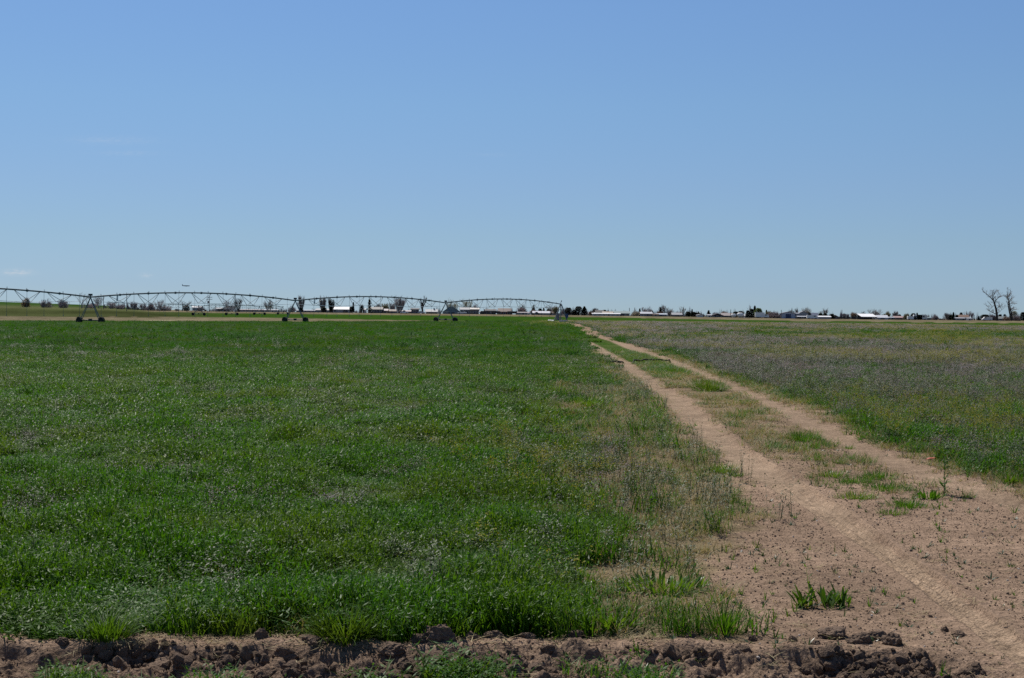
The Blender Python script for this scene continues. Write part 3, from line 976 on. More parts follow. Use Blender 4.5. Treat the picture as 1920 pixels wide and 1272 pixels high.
    if first_stand:
        st = MB(); top = T[0]
        feet = [P[0] + Vector((a * 1.35, b * 1.35, 0)) for a, b in ((-1, -1), (1, -1), (1, 1), (-1, 1))]
        for f_ in feet: st.tube([f_, top + (f_ - P[0]) * .10 + Vector((0, 0, -.06))], .085, 6)
        for k in range(4):
            for t in (.35, .68):
                a, b = feet[k].lerp(top, t), feet[(k + 1) % 4].lerp(top, t)
                st.tube([a, b], .045, 5)
            st.tube([feet[k].lerp(top, .02), feet[(k + 1) % 4].lerp(top, .35)], .025, 5)
        o = st.build('pivot_stand', STEEL, root)
        MB().tube([P[0], T[0] + Vector((0, 0, .1))], .11, 10).tube([T[0] + Vector((0, 0, .1)), T[0] + Vector((0, 0, .42)), T[0] + Vector((.12, 0, .55))], .05, 8).build('riser_pipe', STEEL, o)
        c = T[0] + Vector((.1, 0, .62))
        MB().lathe([(c.z - .1, .05), (c.z - .05, .11), (c.z + .06, .10), (c.z + .14, .03)], 'z', (c.x, c.y, 0), 8).build('collector_ring', DARKM, o)
        MB().box(-.95, -.30, -1.62, -1.25, .35, 1.75).build('control_cabinet', GREYBOX, o)
        MB().box(.95, 1.45, -1.45, -1.15, .85, 1.65).tube([(1.2, -1.3, 0), (1.2, -1.3, .9)], .05, 6).build('control_panel', BLUEP, o)
    return root


def build_pivots():
    P0 = (9.67, 303.0)
    pts = [P0] + [(P0[0] - 21.4 * k, P0[1] - 35.5 * k) for k in range(1, 5)]
    pivot_machine('center_pivot', pts, [3.55, 3.45, 3.45, 3.50, 3.6],
                  'nearer centre pivot irrigation machine arching over the green field on black wheels')
    z = h1(P0[0] - 2.5, P0[1] - 2)
    m = MB().poly([(-.7, -.6, 0), (.6, -.7, 0), (.65, .7, 0), (-.6, .6, 0), (-.6, -.2, .40), (.5, -.25, .36), (.6, .6, .40), (-.55, .5, .46)],
                  [(3, 2, 1, 0), (4, 5, 6, 7), (0, 1, 5, 4), (1, 2, 6, 5), (2, 3, 7, 6), (3, 0, 4, 7)])
    tag(m.build('concrete_slab', WHITEP, None, (P0[0] - 2.0, P0[1] - 1.8, z)), 'white slab lying in the grass just left of the pivot stand legs', 'slab')
    m = MB().box(-.8, .8, -.5, .5, 0, .42)
    tag(m.build('concrete_footing', CONCRETE, None, (P0[0] + .4, P0[1] - 1.9, z)), 'small pale concrete footing between the legs of the pivot stand', 'footing')

    def far(px, Y): return ((px - 960) / F * Y, Y)
    pts = [far(292, 470), far(372, 500), far(434, 535), far(486, 572), far(530, 612)]
    pivot_machine('center_pivot', pts, [2.9] * 5, 'distant second irrigation machine with tangled towers, seen under the pipe of the nearer one',
                  rise=.7, panels=5, drops=9, white=False, first_stand=False, coarse=True)


build_pivots()

# ------------------------------------------------------------------ trees
BARK = {
    'grey': mat('grey_bark', (.30, .27, .25), rough=.95, var=.3, scale=4),
    'purple': mat('purple_brown_twigs', (.36, .31, .32), rough=.95, var=.25, scale=2),
    'brown': mat('brown_twigs', (.34, .24, .17), rough=.95, var=.25, scale=2),
    'dark': mat('dark_bark', (.055, .045, .04), rough=.95, var=.3, scale=4),
    'tan': mat('tan_twigs', (.40, .35, .28), rough=.95, var=.25, scale=2),
    'olive': mat('olive_twigs', (.32, .29, .17), rough=.95, var=.3, scale=2),
}
LEAF = {
    'dark': leafmat('dark_evergreen_leaf', (.010, .022, .012), (.022, .040, .018), None, trans=.06, rough=.6, spec=.2),
    'green': leafmat('spring_green_leaf', (.07, .12, .022), (.11, .17, .03), None, trans=.35, rough=.6, spec=.2),
    'olive': leafmat('olive_bud_leaf', (.15, .14, .045), (.22, .19, .07), None, trans=.3, rough=.6, spec=.2),
    'orange': leafmat('orange_brown_bud', (.26, .15, .05), (.32, .20, .07), None, trans=.3, rough=.6, spec=.2),
    'white': leafmat('white_blossom', (.42, .42, .32), (.58, .56, .44), None, trans=.3, rough=.6, spec=.2),
    'red': leafmat('reddish_bud', (.16, .07, .055), (.20, .10, .075), None, trans=.3, rough=.6, spec=.2),
    'twig': leafmat('fine_twig_ends', (.13, .105, .105), (.19, .16, .155), None, trans=.2, rough=.8, spec=.1),
    'twig_dark': leafmat('dark_twig_ends', (.05, .045, .045), (.09, .08, .078), None, trans=.2, rough=.8, spec=.1),
    'purple': leafmat('purple_bud', (.14, .10, .105), (.20, .14, .135), None, trans=.3, rough=.6, spec=.2),
}


def tubes_mesh(name, segs, n=4):
    """segs: (p0, p1, r0, r1) rows -> one mesh of tapered sticks (numpy, fast)"""
    A = np.array([[*s[0], *s[1], s[2], s[3]] for s in segs], float)
    p0, p1, r0, r1 = A[:, :3], A[:, 3:6], A[:, 6], A[:, 7]
    d = p1 - p0; d /= np.maximum(np.linalg.norm(d, axis=1, keepdims=True), 1e-6)
    h = np.where(np.abs(d[:, 2:3]) > .9, np.array([[1., 0, 0]]), np.array([[0, 0, 1.]]))
    a = np.cross(d, h); a /= np.linalg.norm(a, axis=1, keepdims=True); b = np.cross(d, a)
    ang = np.arange(n) * 2 * math.pi / n
    ring = a[:, None] * np.cos(ang)[None, :, None] + b[:, None] * np.sin(ang)[None, :, None]
    v = np.concatenate([p0[:, None] + ring * r0[:, None, None], p1[:, None] + ring * r1[:, None, None]], 1)
    m = len(A); k = np.arange(n)
    f = np.stack([k, (k + 1) % n, (k + 1) % n + n, k + n], 1)[None] + (np.arange(m) * 2 * n)[:, None, None]
    return new_mesh(name, v.reshape(-1, 3), f.reshape(-1, 4))


def grow(out, r, p, d, L, rad, depth, spread, up, kids, level=0, low=.35):
    """one limb and what grows from it; out[level] collects the sticks"""
    n = 3
    q = p.copy(); dd = d.copy()
    pts = [q.copy()]
    for i in range(n):
        dd = dd + np.array([r.gauss(0, .12), r.gauss(0, .12), r.gauss(0, .08) + up * .10]); dd /= np.linalg.norm(dd)
        q2 = q + dd * L / n
        t0, t1 = i / n, (i + 1) / n
        out.append((level, q.copy(), q2.copy(), rad * (1 - .45 * t0), rad * (1 - .45 * t1)))
        q = q2; pts.append(q.copy())
    if depth == 0: return
    for k in range(kids if level else kids + (3 if low < .2 else 1)):
        t = r.uniform(low if level == 0 else .30, 1.0) if k else 1.0
        i = min(n - 1, int(t * n)); b = pts[i] + (pts[i + 1] - pts[i]) * (t * n - i)
        az = r.uniform(0, 6.283); sp = spread * r.uniform(.5, 1.3)
        h = np.array([math.cos(az), math.sin(az), 0])
        nd = dd * math.cos(sp) + h * math.sin(sp) + np.array([0, 0, up * .25]); nd /= np.linalg.norm(nd)
        grow(out, r, b, nd, L * r.uniform(.55, .85), rad * r.uniform(.42, .62), depth - 1, spread, up, kids, level + 1)


BARE_STYLE = {  # depth, spread, up, kids, trunk share of height, stems
    'round': (3, .75, .30, 5, .16, 4), 'upright': (3, .34, .85, 5, .20, 6), 'vase': (4, .55, .55, 3, .16, 3), 'forked': (4, .55, .45, 3, .30, 2), 'sparse': (4, .60, .45, 3, .30, 1), 'bush': (3, .80, .40, 5, .0, 9),
}


def place_base(px, Y):
    X = (px - 960) / F * Y
    return X, Y, h1(X, Y)


def top_height(px, ytop, Y, zb):
    return (hor(px) - ytop) / F * Y + CH - zb


def bare_tree(px, ytop, wpx, Y, style, bark, label, buds=None, name='bare_tree', thick=1.0, seed=None):
    X, Y, zb = place_base(px, Y)
    H = top_height(px, ytop, Y, zb); W = max(wpx / F * Y, .5)
    r = random.Random(seed if seed is not None else int(px * 7 + ytop * 13))
    depth, spread, up, kids, trunk, stems = BARE_STYLE[style]
    low = {'bush': .02, 'upright': .06, 'round': .12, 'vase': .15}.get(style, .3)
    out = []
    for s_ in range(stems):
        az = r.uniform(0, 6.28); lean = {'bush': 1.15, 'round': .85, 'vase': .5, 'upright': .28, 'forked': .4}.get(style, .12) * r.uniform(.25, 1)
        d = np.array([math.cos(az) * math.sin(lean), math.sin(az) * math.sin(lean), math.cos(lean)])
        grow(out, r, np.array([math.cos(az) * .15 * (stems > 2), math.sin(az) * .15 * (stems > 2), -.15]), d, 1.0 * (trunk + .35), .055 / math.sqrt(stems) * 1.2, depth, spread, up, kids, 0, low)
    P = np.array([[*o[1], *o[2]] for o in out])
    zmax = P[:, [2, 5]].max(); wx = np.percentile(np.abs(P[:, [0, 3]]), 97)
    kz, kx = H / zmax, (W / 2) / wx
    S = np.array([kx, kx, kz])
    mx = max(o[0] for o in out)
    lo, hi = [], []
    for lv, a, b, r0, r1 in out:
        k = H * thick
        mn_ = .030 * Y / 900                                # the finest shoots have a real, visible thickness
        seg = (a * S, b * S, max(r0 * k * .55, mn_), max(r1 * k * .55, mn_ * .7))
        (lo if lv <= 1 else hi).append(seg)
    root = empty(name, (X, Y, zb), label, 'tree')
    link('trunk', tubes_mesh('trunk', lo, 6), BARK['dark' if bark == 'dark' else 'grey'], root)
    crown = tubes_mesh('crown', hi, 3)
    link('crown', crown, BARK[bark], root)
    if True:
        fine = buds is None
        buds = buds or ('twig_dark' if bark == 'dark' else 'twig')
        v, f = [], []
        for (a, b, _r, _q) in (hi[::2] if style == 'sparse' else hi):
            for _ in range(2 if len(hi) < 500 else 1):
                c = a + (b - a) * r.random() + np.array([r.gauss(0, .03), r.gauss(0, .03), r.gauss(0, .03)]) * H
                leaflet(v, f, c, r.uniform(0, 6.28), r.uniform(-1, 1), H * (.018 if fine else .030), H * (.012 if fine else .024))
        link('foliage', proto('foliage', v, f, [LEAF[buds]]), None, root)
    return root


def leafy_tree(px, ytop, wpx, Y, shape, leaf, label, name='evergreen_tree', dens=1.0, loose=0.0):
    X, Y, zb = place_base(px, Y)
    H = top_height(px, ytop, Y, zb); W = wpx / F * Y
    r = random.Random(int(px * 11 + ytop * 5))
    root = empty(name, (X, Y, zb), label, 'tree')
    segs = [(np.array([0, 0, -.2]), np.array([0, 0, H * .85]), H * .022 + .05, .03)]
    v, f = [], []
    n = int(2600 * dens)
    lobes = [(r.uniform(0, 6.28), r.uniform(.25, .95), r.uniform(.7, 1.25)) for _ in range(9)]
    for i in range(n):
        t = r.random() ** .85
        z = .06 + .94 * t
        if shape == 'cone': rad = (1 - t) ** .85 * 1.0 + .03
        elif shape == 'column': rad = .55 * (1 - t ** 3) + .1
        elif shape == 'spruce': rad = (1 - t) ** .9 * (.62 + .38 * math.cos(t * 26)) + .05
        else: rad = math.sqrt(max(0, 1 - (1.7 * t - .75) ** 2)) * .95 + .05
        az = r.uniform(0, 6.28)
        k = 1.0
        for (la, lt, lk) in lobes:
            w = math.exp(-((math.cos(az - la) - 1) / .35) ** 2 - ((t - lt) / .2) ** 2); k *= 1 + (lk - 1) * w
        q = rad * k * (1 - .55 * r.random() ** 1.6) * (1 + loose * r.gauss(0, .3))
        c = np.array([math.cos(az) * q * W / 2, math.sin(az) * q * W / 2, z * H * (1 + .05 * r.gauss(0, 1) * loose)])
        s_ = .05 * math.sqrt(H * W) * r.uniform(.6, 1.5) + .05
        leaflet(v, f, c, az + r.gauss(0, .7), r.uniform(-.7, .7), s_ * 1.5, s_ * 1.1)
        if i % 18 == 0: segs.append((np.array([0, 0, max(0, z * H - abs(q) * W * .15)]), c, .05 + H * .004, .02))
    link('trunk', tubes_mesh('trunk', segs, 5), BARK['dark'], root)
    link('crown', proto('crown', v, f, [LEAF[leaf]]), None, root)
    return root


def limb_tree(px0, Y, limbs, label, twig=.95):
    """a big bare cottonwood from hand-laid limbs; limbs: list of (pixel polyline, r0, r1)"""
    X, Y, zb = place_base(px0, Y)
    r = random.Random(int(px0))
    k = Y / F
    root = empty('bare_cottonwood', (X, Y, zb), label, 'tree')
    lo, hi = [], []
    for li, (pl, r0, r1) in enumerate(limbs):
        dep = r.uniform(-2.5, 2.5) if li else 0
        pts = [np.array([(a - px0) * k, dep * (i / max(1, len(pl) - 1)), (hor(a) - b) * k + CH - zb]) for i, (a, b) in enumerate(pl)]
        if li == 0: pts[0][2] = -.3
        m = len(pts) - 1
        for i in range(m):
            t0, t1 = i / m, (i + 1) / m
            a, b = pts[i], pts[i + 1]
            lo.append((a, b, (r0 + (r1 - r0) * t0) * 1.0, r0 + (r1 - r0) * t1))
            ln = np.linalg.norm(b - a)
            for _ in range(int(ln * (1.1 if li else .55 * (i > m * .3)) * twig * 2)):
                c = a + (b - a) * r.random()
                d0 = (b - a) / ln
                az = r.uniform(0, 6.28)
                d = d0 * .6 + np.array([math.cos(az), math.sin(az), r.uniform(-.1, .8)]) * .8; d /= np.linalg.norm(d)
                out = []
                grow(out, r, c, d, r.uniform(.9, 2.0), .07, 2, .6, .25, 3)
                hi += [(o[1], o[2], max(o[3], .035), max(o[4], .028)) for o in out]
    link('trunk', tubes_mesh('trunk', lo, 7), BARK['dark'], root)
    link('crown', tubes_mesh('crown', hi, 3), BARK['grey'], root)
    return root


# ------------------------------------------------------------------ buildings
def wallmat(nm, c): return mat(nm + '_wall', c, rough=.8, var=.10, scale=.6)


def roofmat(nm, c, rough=.55): return mat(nm + '_roof', c, rough=rough, var=.10, scale=.8)


GLASS = mat('dark_window_glass', (.03, .035, .045), rough=.12, spec=.6, var=.1)
DOORM = mat('dark_door_paint', (.06, .07, .09), rough=.6)
TRIM = mat('white_trim_paint', (.62, .62, .60), rough=.6)


def house(name, p0, p1, yeave, ytop, wall, roof, label, cat='house', Y=900, ridge='x', doors=1, wins=2, deep=None, doorw=1.0, doorh=2.1, doorat=None, chimney=False, doormat=None, slab=.22):
    """p0..p1 = pixel columns of the front, yeave / ytop = pixel rows of eave and ridge; real sizes follow from the distance Y"""
    X0, X1 = (p0 - 960) / F * Y, (p1 - 960) / F * Y
    xc = (X0 + X1) / 2; W = X1 - X0
    pc = (p0 + p1) / 2
    zb = min(h1(X0, Y), h1(X1, Y)) - .1
    he = max(1.2, top_height(pc, yeave, Y, zb)); hr = max(he + .35, top_height(pc, ytop, Y, zb))
    D = deep or min(14, max(6, W * .6))
    root = empty(name, (xc, Y, zb), label, cat)
    w2 = W / 2
    mb = MB()
    if ridge == 'x':
        v = [(-w2, 0, 0), (w2, 0, 0), (w2, D, 0), (-w2, D, 0), (-w2, 0, he), (w2, 0, he), (w2, D, he), (-w2, D, he), (-w2, D / 2, hr), (w2, D / 2, hr)]
        mb.poly(v, [(0, 1, 5, 4), (1, 2, 6, 9, 5), (2, 3, 7, 6), (3, 0, 4, 8, 7)])
    else:
        v = [(-w2, 0, 0), (w2, 0, 0), (w2, D, 0), (-w2, D, 0), (-w2, 0, he), (w2, 0, he), (w2, D, he), (-w2, D, he), (0, 0, hr), (0, D, hr)]
        mb.poly(v, [(0, 1, 5, 8, 4), (1, 2, 6, 5), (2, 3, 7, 9, 6), (3, 0, 4, 7)])
    mb.build('wall', wall, root)
    o = .45
    rb = MB()
    if ridge == 'x':
        sl = (hr - he) / (D / 2)
        for sg in (0, 1):
            ya, za = (-o, he - sl * o) if sg == 0 else (D + o, he - sl * o)
            q = [(-w2 - o, ya, za), (w2 + o, ya, za), (w2 + o, D / 2, hr), (-w2 - o, D / 2, hr)]
            q2 = [(a, b, c + slab) for a, b, c in q]
            rb.poly([(a, b, c + .003) for a, b, c in q] + q2, [(3, 2, 1, 0), (4, 5, 6, 7), (0, 1, 5, 4), (1, 2, 6, 5), (2, 3, 7, 6), (3, 0, 4, 7)])
    else:
        sl = (hr - he) / w2
        for sg in (-1, 1):
            xa, za = sg * (w2 + o), he - sl * o
            q = [(xa, -o, za), (xa, D + o, za), (0, D + o, hr), (0, -o, hr)]
            q2 = [(a, b, c + slab) for a, b, c in q]
            fs = [(3, 2, 1, 0), (4, 5, 6, 7), (0, 1, 5, 4), (1, 2, 6, 5), (2, 3, 7, 6), (3, 0, 4, 7)]
            rb.poly([(a, b, c + .003) for a, b, c in q] + q2, fs)
    ro = rb.build('roof', roof, root)
    r = random.Random(int(p0 * 3 + p1))
    if chimney: MB().box(w2 * .3, w2 * .3 + .9, D * .4, D * .4 + .9, he, hr + 1.1).build('chimney', CONCRETE, ro)
    slots = [(-w2 + W * (k + .5) / (doors + wins)) for k in range(doors + wins)]
    if doorat is not None: ds = [doorat * W - w2]
    else: ds = [slots[len(slots) // 2]] if doors else []
    if doors:
        dh = min(doorh, he * .92); dw = min(doorw, W * .4)
        x = ds[0]
        d_ = MB().box(x - dw / 2, x + dw / 2, -.05, .06, .02, dh).build('door', doormat or DOORM, root)
        MB().box(x - dw / 2 - .1, x - dw / 2, -.07, .05, .02, dh + .1).box(x + dw / 2, x + dw / 2 + .1, -.07, .05, .02, dh + .1).box(x - dw / 2, x + dw / 2, -.07, .05, dh, dh + .1).build('door_frame', TRIM, d_)
    for x in slots:
        if ds and abs(x - ds[0]) < doorw * .5 + .8: continue
        wz = min(1.0, he * .35); hh = min(1.2, he - wz - .35)
        if hh < .4: continue
        w_ = MB().box(x - .7, x + .7, -.06, .05, wz, wz + hh).build('window', GLASS, root)
        MB().box(x - .8, x - .7, -.09, .04, wz - .1, wz + hh + .1).box(x + .7, x + .8, -.09, .04, wz - .1, wz + hh + .1).box(x - .7, x + .7, -.09, .04, wz + hh, wz + hh + .1).box(x - .7, x + .7, -.09, .04, wz - .1, wz).build('window_frame', TRIM, w_)
    return root


def car(px, Y, kind, paint, label, L=None, flip=False, cat=None, name=None):
    X, Y, zb = place_base(px, Y)
    L = L or {'car': 4.5, 'pickup': 5.4, 'van': 5.8, 'camper': 8.5, 'truck': 7.5}[kind]
    root = empty(name or {'car': 'parked_car', 'pickup': 'pickup_truck', 'van': 'parked_van', 'camper': 'camper_van', 'truck': 'box_truck'}[kind], (X, Y, zb), label, cat or {'car': 'car', 'pickup': 'truck', 'van': 'van', 'camper': 'camper', 'truck': 'truck'}[kind], rz=math.pi if flip else 0)
    h = L / 2
    prof = {'car': [(-h, .35), (-h, .85), (-h * .9, 1.0), (-h * .55, 1.42), (h * .15, 1.45), (h * .5, 1.0), (h * .95, .85), (h, .6), (h, .35)],
            'pickup': [(-h, .5), (-h, 1.1), (-h * .1, 1.15), (-h * .08, 1.8), (h * .32, 1.82), (h * .55, 1.2), (h * .97, 1.1), (h, .8), (h, .5)],
            'van': [(-h, .4), (-h, 2.0), (-h * .9, 2.15), (h * .5, 2.15), (h * .8, 1.3), (h, 1.0), (h, .4)],
            'camper': [(-h, .5), (-h, 2.9), (-h * .95, 3.05), (h * .85, 3.05), (h, 2.6), (h * .95, 1.6), (h, 1.2), (h, .5)],
            'truck': [(-h, .8), (-h, 3.3), (h * .35, 3.3), (h * .38, 2.3), (h * .8, 2.25), (h, 1.4), (h, .6), (-h * .9, .6)]}[kind]
    n = len(prof); mb = MB()
    v = [(x, -.9 * (1 if z < 1.15 or kind in ('van', 'camper', 'truck') else .85), z) for x, z in prof] + [(x, .9 * (1 if z < 1.15 or kind in ('van', 'camper', 'truck') else .85), z) for x, z in prof]
    mb.poly(v, [tuple(range(n)), tuple(range(2 * n - 1, n - 1, -1))] + [(i, i + n, (i + 1) % n + n, (i + 1) % n) for i in range(n)])
    mb.build('body', paint, root)
    zl, zh = {'car': (1.02, 1.36), 'pickup': (1.22, 1.68), 'van': (1.35, 1.9), 'camper': (1.6, 2.4), 'truck': (1.5, 2.1)}[kind]
    xs = {'car': [(-h * .5, -h * .15), (-h * .1, h * .28)], 'pickup': [(-h * .05, h * .13), (h * .16, h * .38)], 'van': [(h * .2, h * .6)], 'camper': [(-h * .7, -h * .3), (h * .1, h * .5)], 'truck': [(h * .42, h * .74)]}[kind]
    for a, b in xs: MB().box(a, b, -.925, .925, zl, zh).build('window', GLASS, root)
    for sx in (-.62, .62):
        for sy in (-.82, .82):
            MB().lathe([(-.1, .12), (-.11, .30), (-.08, .34), (.08, .34), (.11, .30), (.1, .12)], 'y', (sx * h, sy, .34), 14).build('wheel', RUBBER, root)
    return root


def tank(px, Y, Rr, L, label):
    X, Y, zb = place_base(px, Y)
    root = empty('propane_tank', (X, Y, zb), label, 'tank')
    z = Rr + .45; h = L / 2
    MB().lathe([(-h - Rr * .8, .02), (-h - Rr * .6, Rr * .6), (-h, Rr), (h, Rr), (h + Rr * .6, Rr * .6), (h + Rr * .8, .02)], 'x', (0, 0, z), 20).build('tank_body', WHITEP, root, smooth_=True)
    for s_ in (-.6, .6): MB().box(s_ * h - .1, s_ * h + .1, -Rr * .7, Rr * .7, 0, z - Rr * .72).build('leg', CONCRETE, root)
    MB().lathe([(z + Rr - .02, .16), (z + Rr + .2, .16), (z + Rr + .25, .1)], 'z', n=12).build('valve_dome', GREYBOX, root)


def pole(px, ytop, Y, label, arms=1, can=False):
    X, Y, zb = place_base(px, Y)
    H = top_height(px, ytop, Y, zb)
    root = empty('utility_pole', (X, Y, zb), label, 'utility pole')
    POLE = mat('weathered_pole_wood', (.16, .13, .105), rough=.9, var=.2)
    MB().tube([(0, 0, -.3), (0, 0, H)], [.17 * Y / 900 + .03, .12 * Y / 900 + .03], 8).build('pole', POLE, root)
    for k in range(arms):
        c = MB().box(-1.6, 1.6, -.28, -.14, H - .75 - k * 1.1, H - .55 - k * 1.1).build('cross_arm', POLE, root)
        for x in (-1.4, -.7, .7, 1.4): MB().lathe([(H - .55 - k * 1.1, .04), (H - .45 - k * 1.1, .09), (H - .30 - k * 1.1, .05)], 'z', (x, -.21, 0), 8).build('insulator', GREYBOX, c)
    if can: MB().lathe([(H - 4.0, .1), (H - 3.95, .42), (H - 2.6, .42), (H - 2.5, .1)], 'z', (-.62, 0, 0), 14).box(-.3, .1, -.08, .08, H - 3.4, H - 3.2).build('transformer', GREYBOX, root)
    return root


def trailer(px, Y, Lpx, H, paint, label):
    X, Y, zb = place_base(px, Y)
    L = Lpx / F * Y; h = L / 2
    root = empty('stock_trailer', (X, Y, zb), label, 'trailer')
    mb = MB().box(-h, h, -1.15, 1.15, .7, .95)
    mb.build('deck', DARKM, root)
    sb = MB().box(-h, h, -1.16, -1.08, .95, H).box(-h, h, 1.08, 1.16, .95, H).box(-h, -h + .08, -1.08, 1.08, .95, H).box(h - .08, h, -1.08, 1.08, .95, H)
    sb.build('side_panel', paint, root)
    MB().box(-h - .1, h + .1, -1.25, 1.25, H + .003, H + .12).build('roof', roofmat('trailer_grey', (.45, .44, .42)), root)
    for sx in (-.35, -.15):
        for sy in (-1.0, 1.0): MB().lathe([(-.12, .1), (-.12, .36), (.12, .36), (.12, .1)], 'y', (sx * L, sy, .40), 14).build('wheel', RUBBER, root)
    MB().tube([(h, 0, .8), (h + 1.4, 0, .6), (h + 1.4, 0, .1)], .06, 6).build('hitch', STEEL, root)
    return root


def fence(name, p0, p1, Y, H, material, label, step=2.5, rails=2, solid=False, p1Y=None):
    X0, X1 = (p0 - 960) / F * Y, (p1 - 960) / F * (p1Y or Y)
    Y1 = p1Y or Y
    n = max(2, int(math.hypot(X1 - X0, Y1 - Y) / step))
    z0 = h1(X0, Y)
    root = empty(name, (X0, Y, z0), label, 'fence')
    P = [np.array([X0 + (X1 - X0) * k / n, Y + (Y1 - Y) * k / n]) for k in range(n + 1)]
    Z = [h1(*p) - z0 for p in P]
    for k in range(min(n + 1, 95)):
        q = P[k] - P[0]
        MB().box(q[0] - .07, q[0] + .07, q[1] - .07, q[1] + .07, Z[k] - .2, Z[k] + H).build('post', material, root)
    for j in range(rails):
        zz = H * (j + 1) / rails - .12
        mb = MB()
        for k in range(n):
            a, b = P[k] - P[0], P[k + 1] - P[0]
            hh = (.45 * H / rails) if solid else .06
            mb.poly([(a[0], a[1] - .10, Z[k] + zz - hh), (b[0], b[1] - .10, Z[k + 1] + zz - hh), (b[0], b[1] - .10, Z[k + 1] + zz + hh), (a[0], a[1] - .10, Z[k] + zz + hh),
                     (a[0], a[1] - .075, Z[k] + zz - hh), (b[0], b[1] - .075, Z[k + 1] + zz - hh), (b[0], b[1] - .075, Z[k + 1] + zz + hh), (a[0], a[1] - .075, Z[k] + zz + hh)],
                    [(0, 1, 2, 3), (7, 6, 5, 4), (0, 4, 5, 1), (3, 2, 6, 7)])
        mb.build('rail', material, root)
    return root


def build_settlement():
    W = wallmat
    grey, dgrey, teal = W('pale_grey', (.40, .42, .46)), W('dark_grey', (.10, .10, .115)), W('teal_grey', (.16, .22, .25))
    brown, dark, blue, lav, tan, red, white = W('brown', (.15, .10, .08)), W('near_black', (.035, .036, .042)), W('deep_blue', (.06, .10, .20)), W('lavender_grey', (.38, .41, .50)), W('tan', (.36, .28, .20)), W('barn_red', (.14, .055, .05)), W('off_white', (.66, .65, .62))
    rwb = roofmat('bright_white_metal', (.82, .82, .82))
    rw, rg, rd, rp, rt, rb = roofmat('white_metal', (.46, .47, .50)), roofmat('grey_shingle', (.30, .31, .33)), roofmat('dark_shingle', (.05, .05, .055)), roofmat('pale_pink', (.40, .35, .345)), roofmat('teal_metal', (.20, .27, .28)), roofmat('brown_shingle', (.17, .12, .095))
    # ---- left: behind the irrigation pipe
    house('storage_shed', 618, 657, 580.5, 576.2, grey, rwb, 'long grey metal shed with white roof between the middle and rightmost wheel towers', 'shed', 920, doors=1, wins=1, doorw=3, doorh=3)
    house('storage_shed', 592, 616, 582, 579.6, teal, rg, 'low blue-grey shed touching the left end of the long white-roofed shed', 'shed', 935, wins=1)
    house('farm_house', 691, 716, 580.5, 576.5, dark, rd, 'dark low house with a small conifer rising behind its roof', 'house', 925, wins=3)
    house('farm_house', 717, 726, 583, 580, tan, rp, 'small pink-walled hut beside the dark low house', 'hut', 928, wins=0)
    house('farm_house', 727, 742, 584, 581, dgrey, rb, 'low grey-brown building between the pink hut and the tall brushy tree', 'building', 935)
    house('storage_shed', 770, 784, 580.5, 578.6, dgrey, rd, 'dark flat-topped shed just left of the forked black tree', 'shed', 930, doors=0, wins=1)
    house('farm_house', 748, 769, 585.5, 582.5, brown, rp, 'low brown building with pinkish roof at the foot of the tall brushy tree', 'building', 915)
    house('farm_house', 798, 819, 585, 581, dgrey, rg, 'grey-roofed house with chimney right of the forked black tree', 'house', 930, chimney=True)
    house('gable_barn', 830, 862, 585, 573.5, teal, rt, 'large teal barn with steep gable standing behind the rightmost wheel tower', 'barn', 920, 'y', doors=1, wins=2, doorw=4, doorh=4)
    house('farm_house', 862, 883, 581, 577.5, W('slate_blue', (.20, .23, .30)), rg, 'slate-blue house with pale grey roof right of the large teal barn', 'house', 930, wins=3)
    house('farm_house', 882, 897, 580.5, 578, brown, roofmat('cream', (.6, .56, .5)), 'brown house with a thin cream roof under the olive trees', 'house', 925)
    house('farm_house', 899, 909, 586, 584, dgrey, rg, 'small grey shed with pale roof between brown house and dark flat building', 'shed', 930, wins=1)
    house('storage_shed', 910, 929, 583, 580.2, dark, rd, 'long dark flat-roofed building under the middle of the last pipe span', 'building', 925, wins=3)
    house('gable_barn', 934, 957, 584.5, 579, red, roofmat('dull_red', (.10, .05, .045)), 'dark red barn with broad hipped roof beneath the last pipe span', 'barn', 930, wins=2)
    house('farm_house', 999, 1030, 588.2, 584.2, W('dusty_pink', (.34, .27, .25)), roofmat('pale_lilac', (.52, .52, .57)), 'long low house with pale lilac roof left of the pivot stand', 'house', 905, wins=4)
    house('storage_shed', 969, 992, 589, 586.5, W('ash_grey', (.42, .41, .41)), rp, 'low ash-grey shed with open bays left of the long lilac-roofed house', 'shed', 900, wins=4)
    house('farm_house', 1024, 1042, 587.5, 584.5, white, rb, 'small house with brown roof just behind the grey cabinet of the pivot stand', 'house', 940, wins=2)
    for i, (px, L, lab) in enumerate(((909, 17, 'leftmost of three long dark livestock trailers parked before the flat building'), (929, 17, 'middle of three long dark livestock trailers parked before the flat building'), (960, 18, 'rightmost of three long dark livestock trailers, in front of the red barn'))):
        trailer(px, 870, L, 1.9, W('trailer_brown', (.045, .04, .036)), lab)
    car(996, 880, 'car', WHITEP, 'white car parked between the ash-grey shed and lilac-roofed house')
    car(1004, 872, 'pickup', mat('dark_green_paint', (.03, .05, .04), .4), 'dark pickup parked in front of the lilac-roofed house')
    car(866, 890, 'pickup', WHITEP, 'white pickup parked in front of the slate-blue house')
    car(756, 890, 'pickup', mat('rust_red_paint', (.16, .06, .04), .5), 'rust red pickup in front of the pinkish-roofed building')
    car(757.5, 875, 'car', WHITEP, 'small white car before the rust red pickup')
    car(790, 890, 'car', mat('silver_paint', (.42, .43, .45), .35), 'silver car under the forked black tree')
    house('storage_tank_hut', 680, 684, 581, 579.2, white, rw, 'narrow white hut between two dark cedar clumps', 'hut', 915, wins=0, doors=1, deep=3)
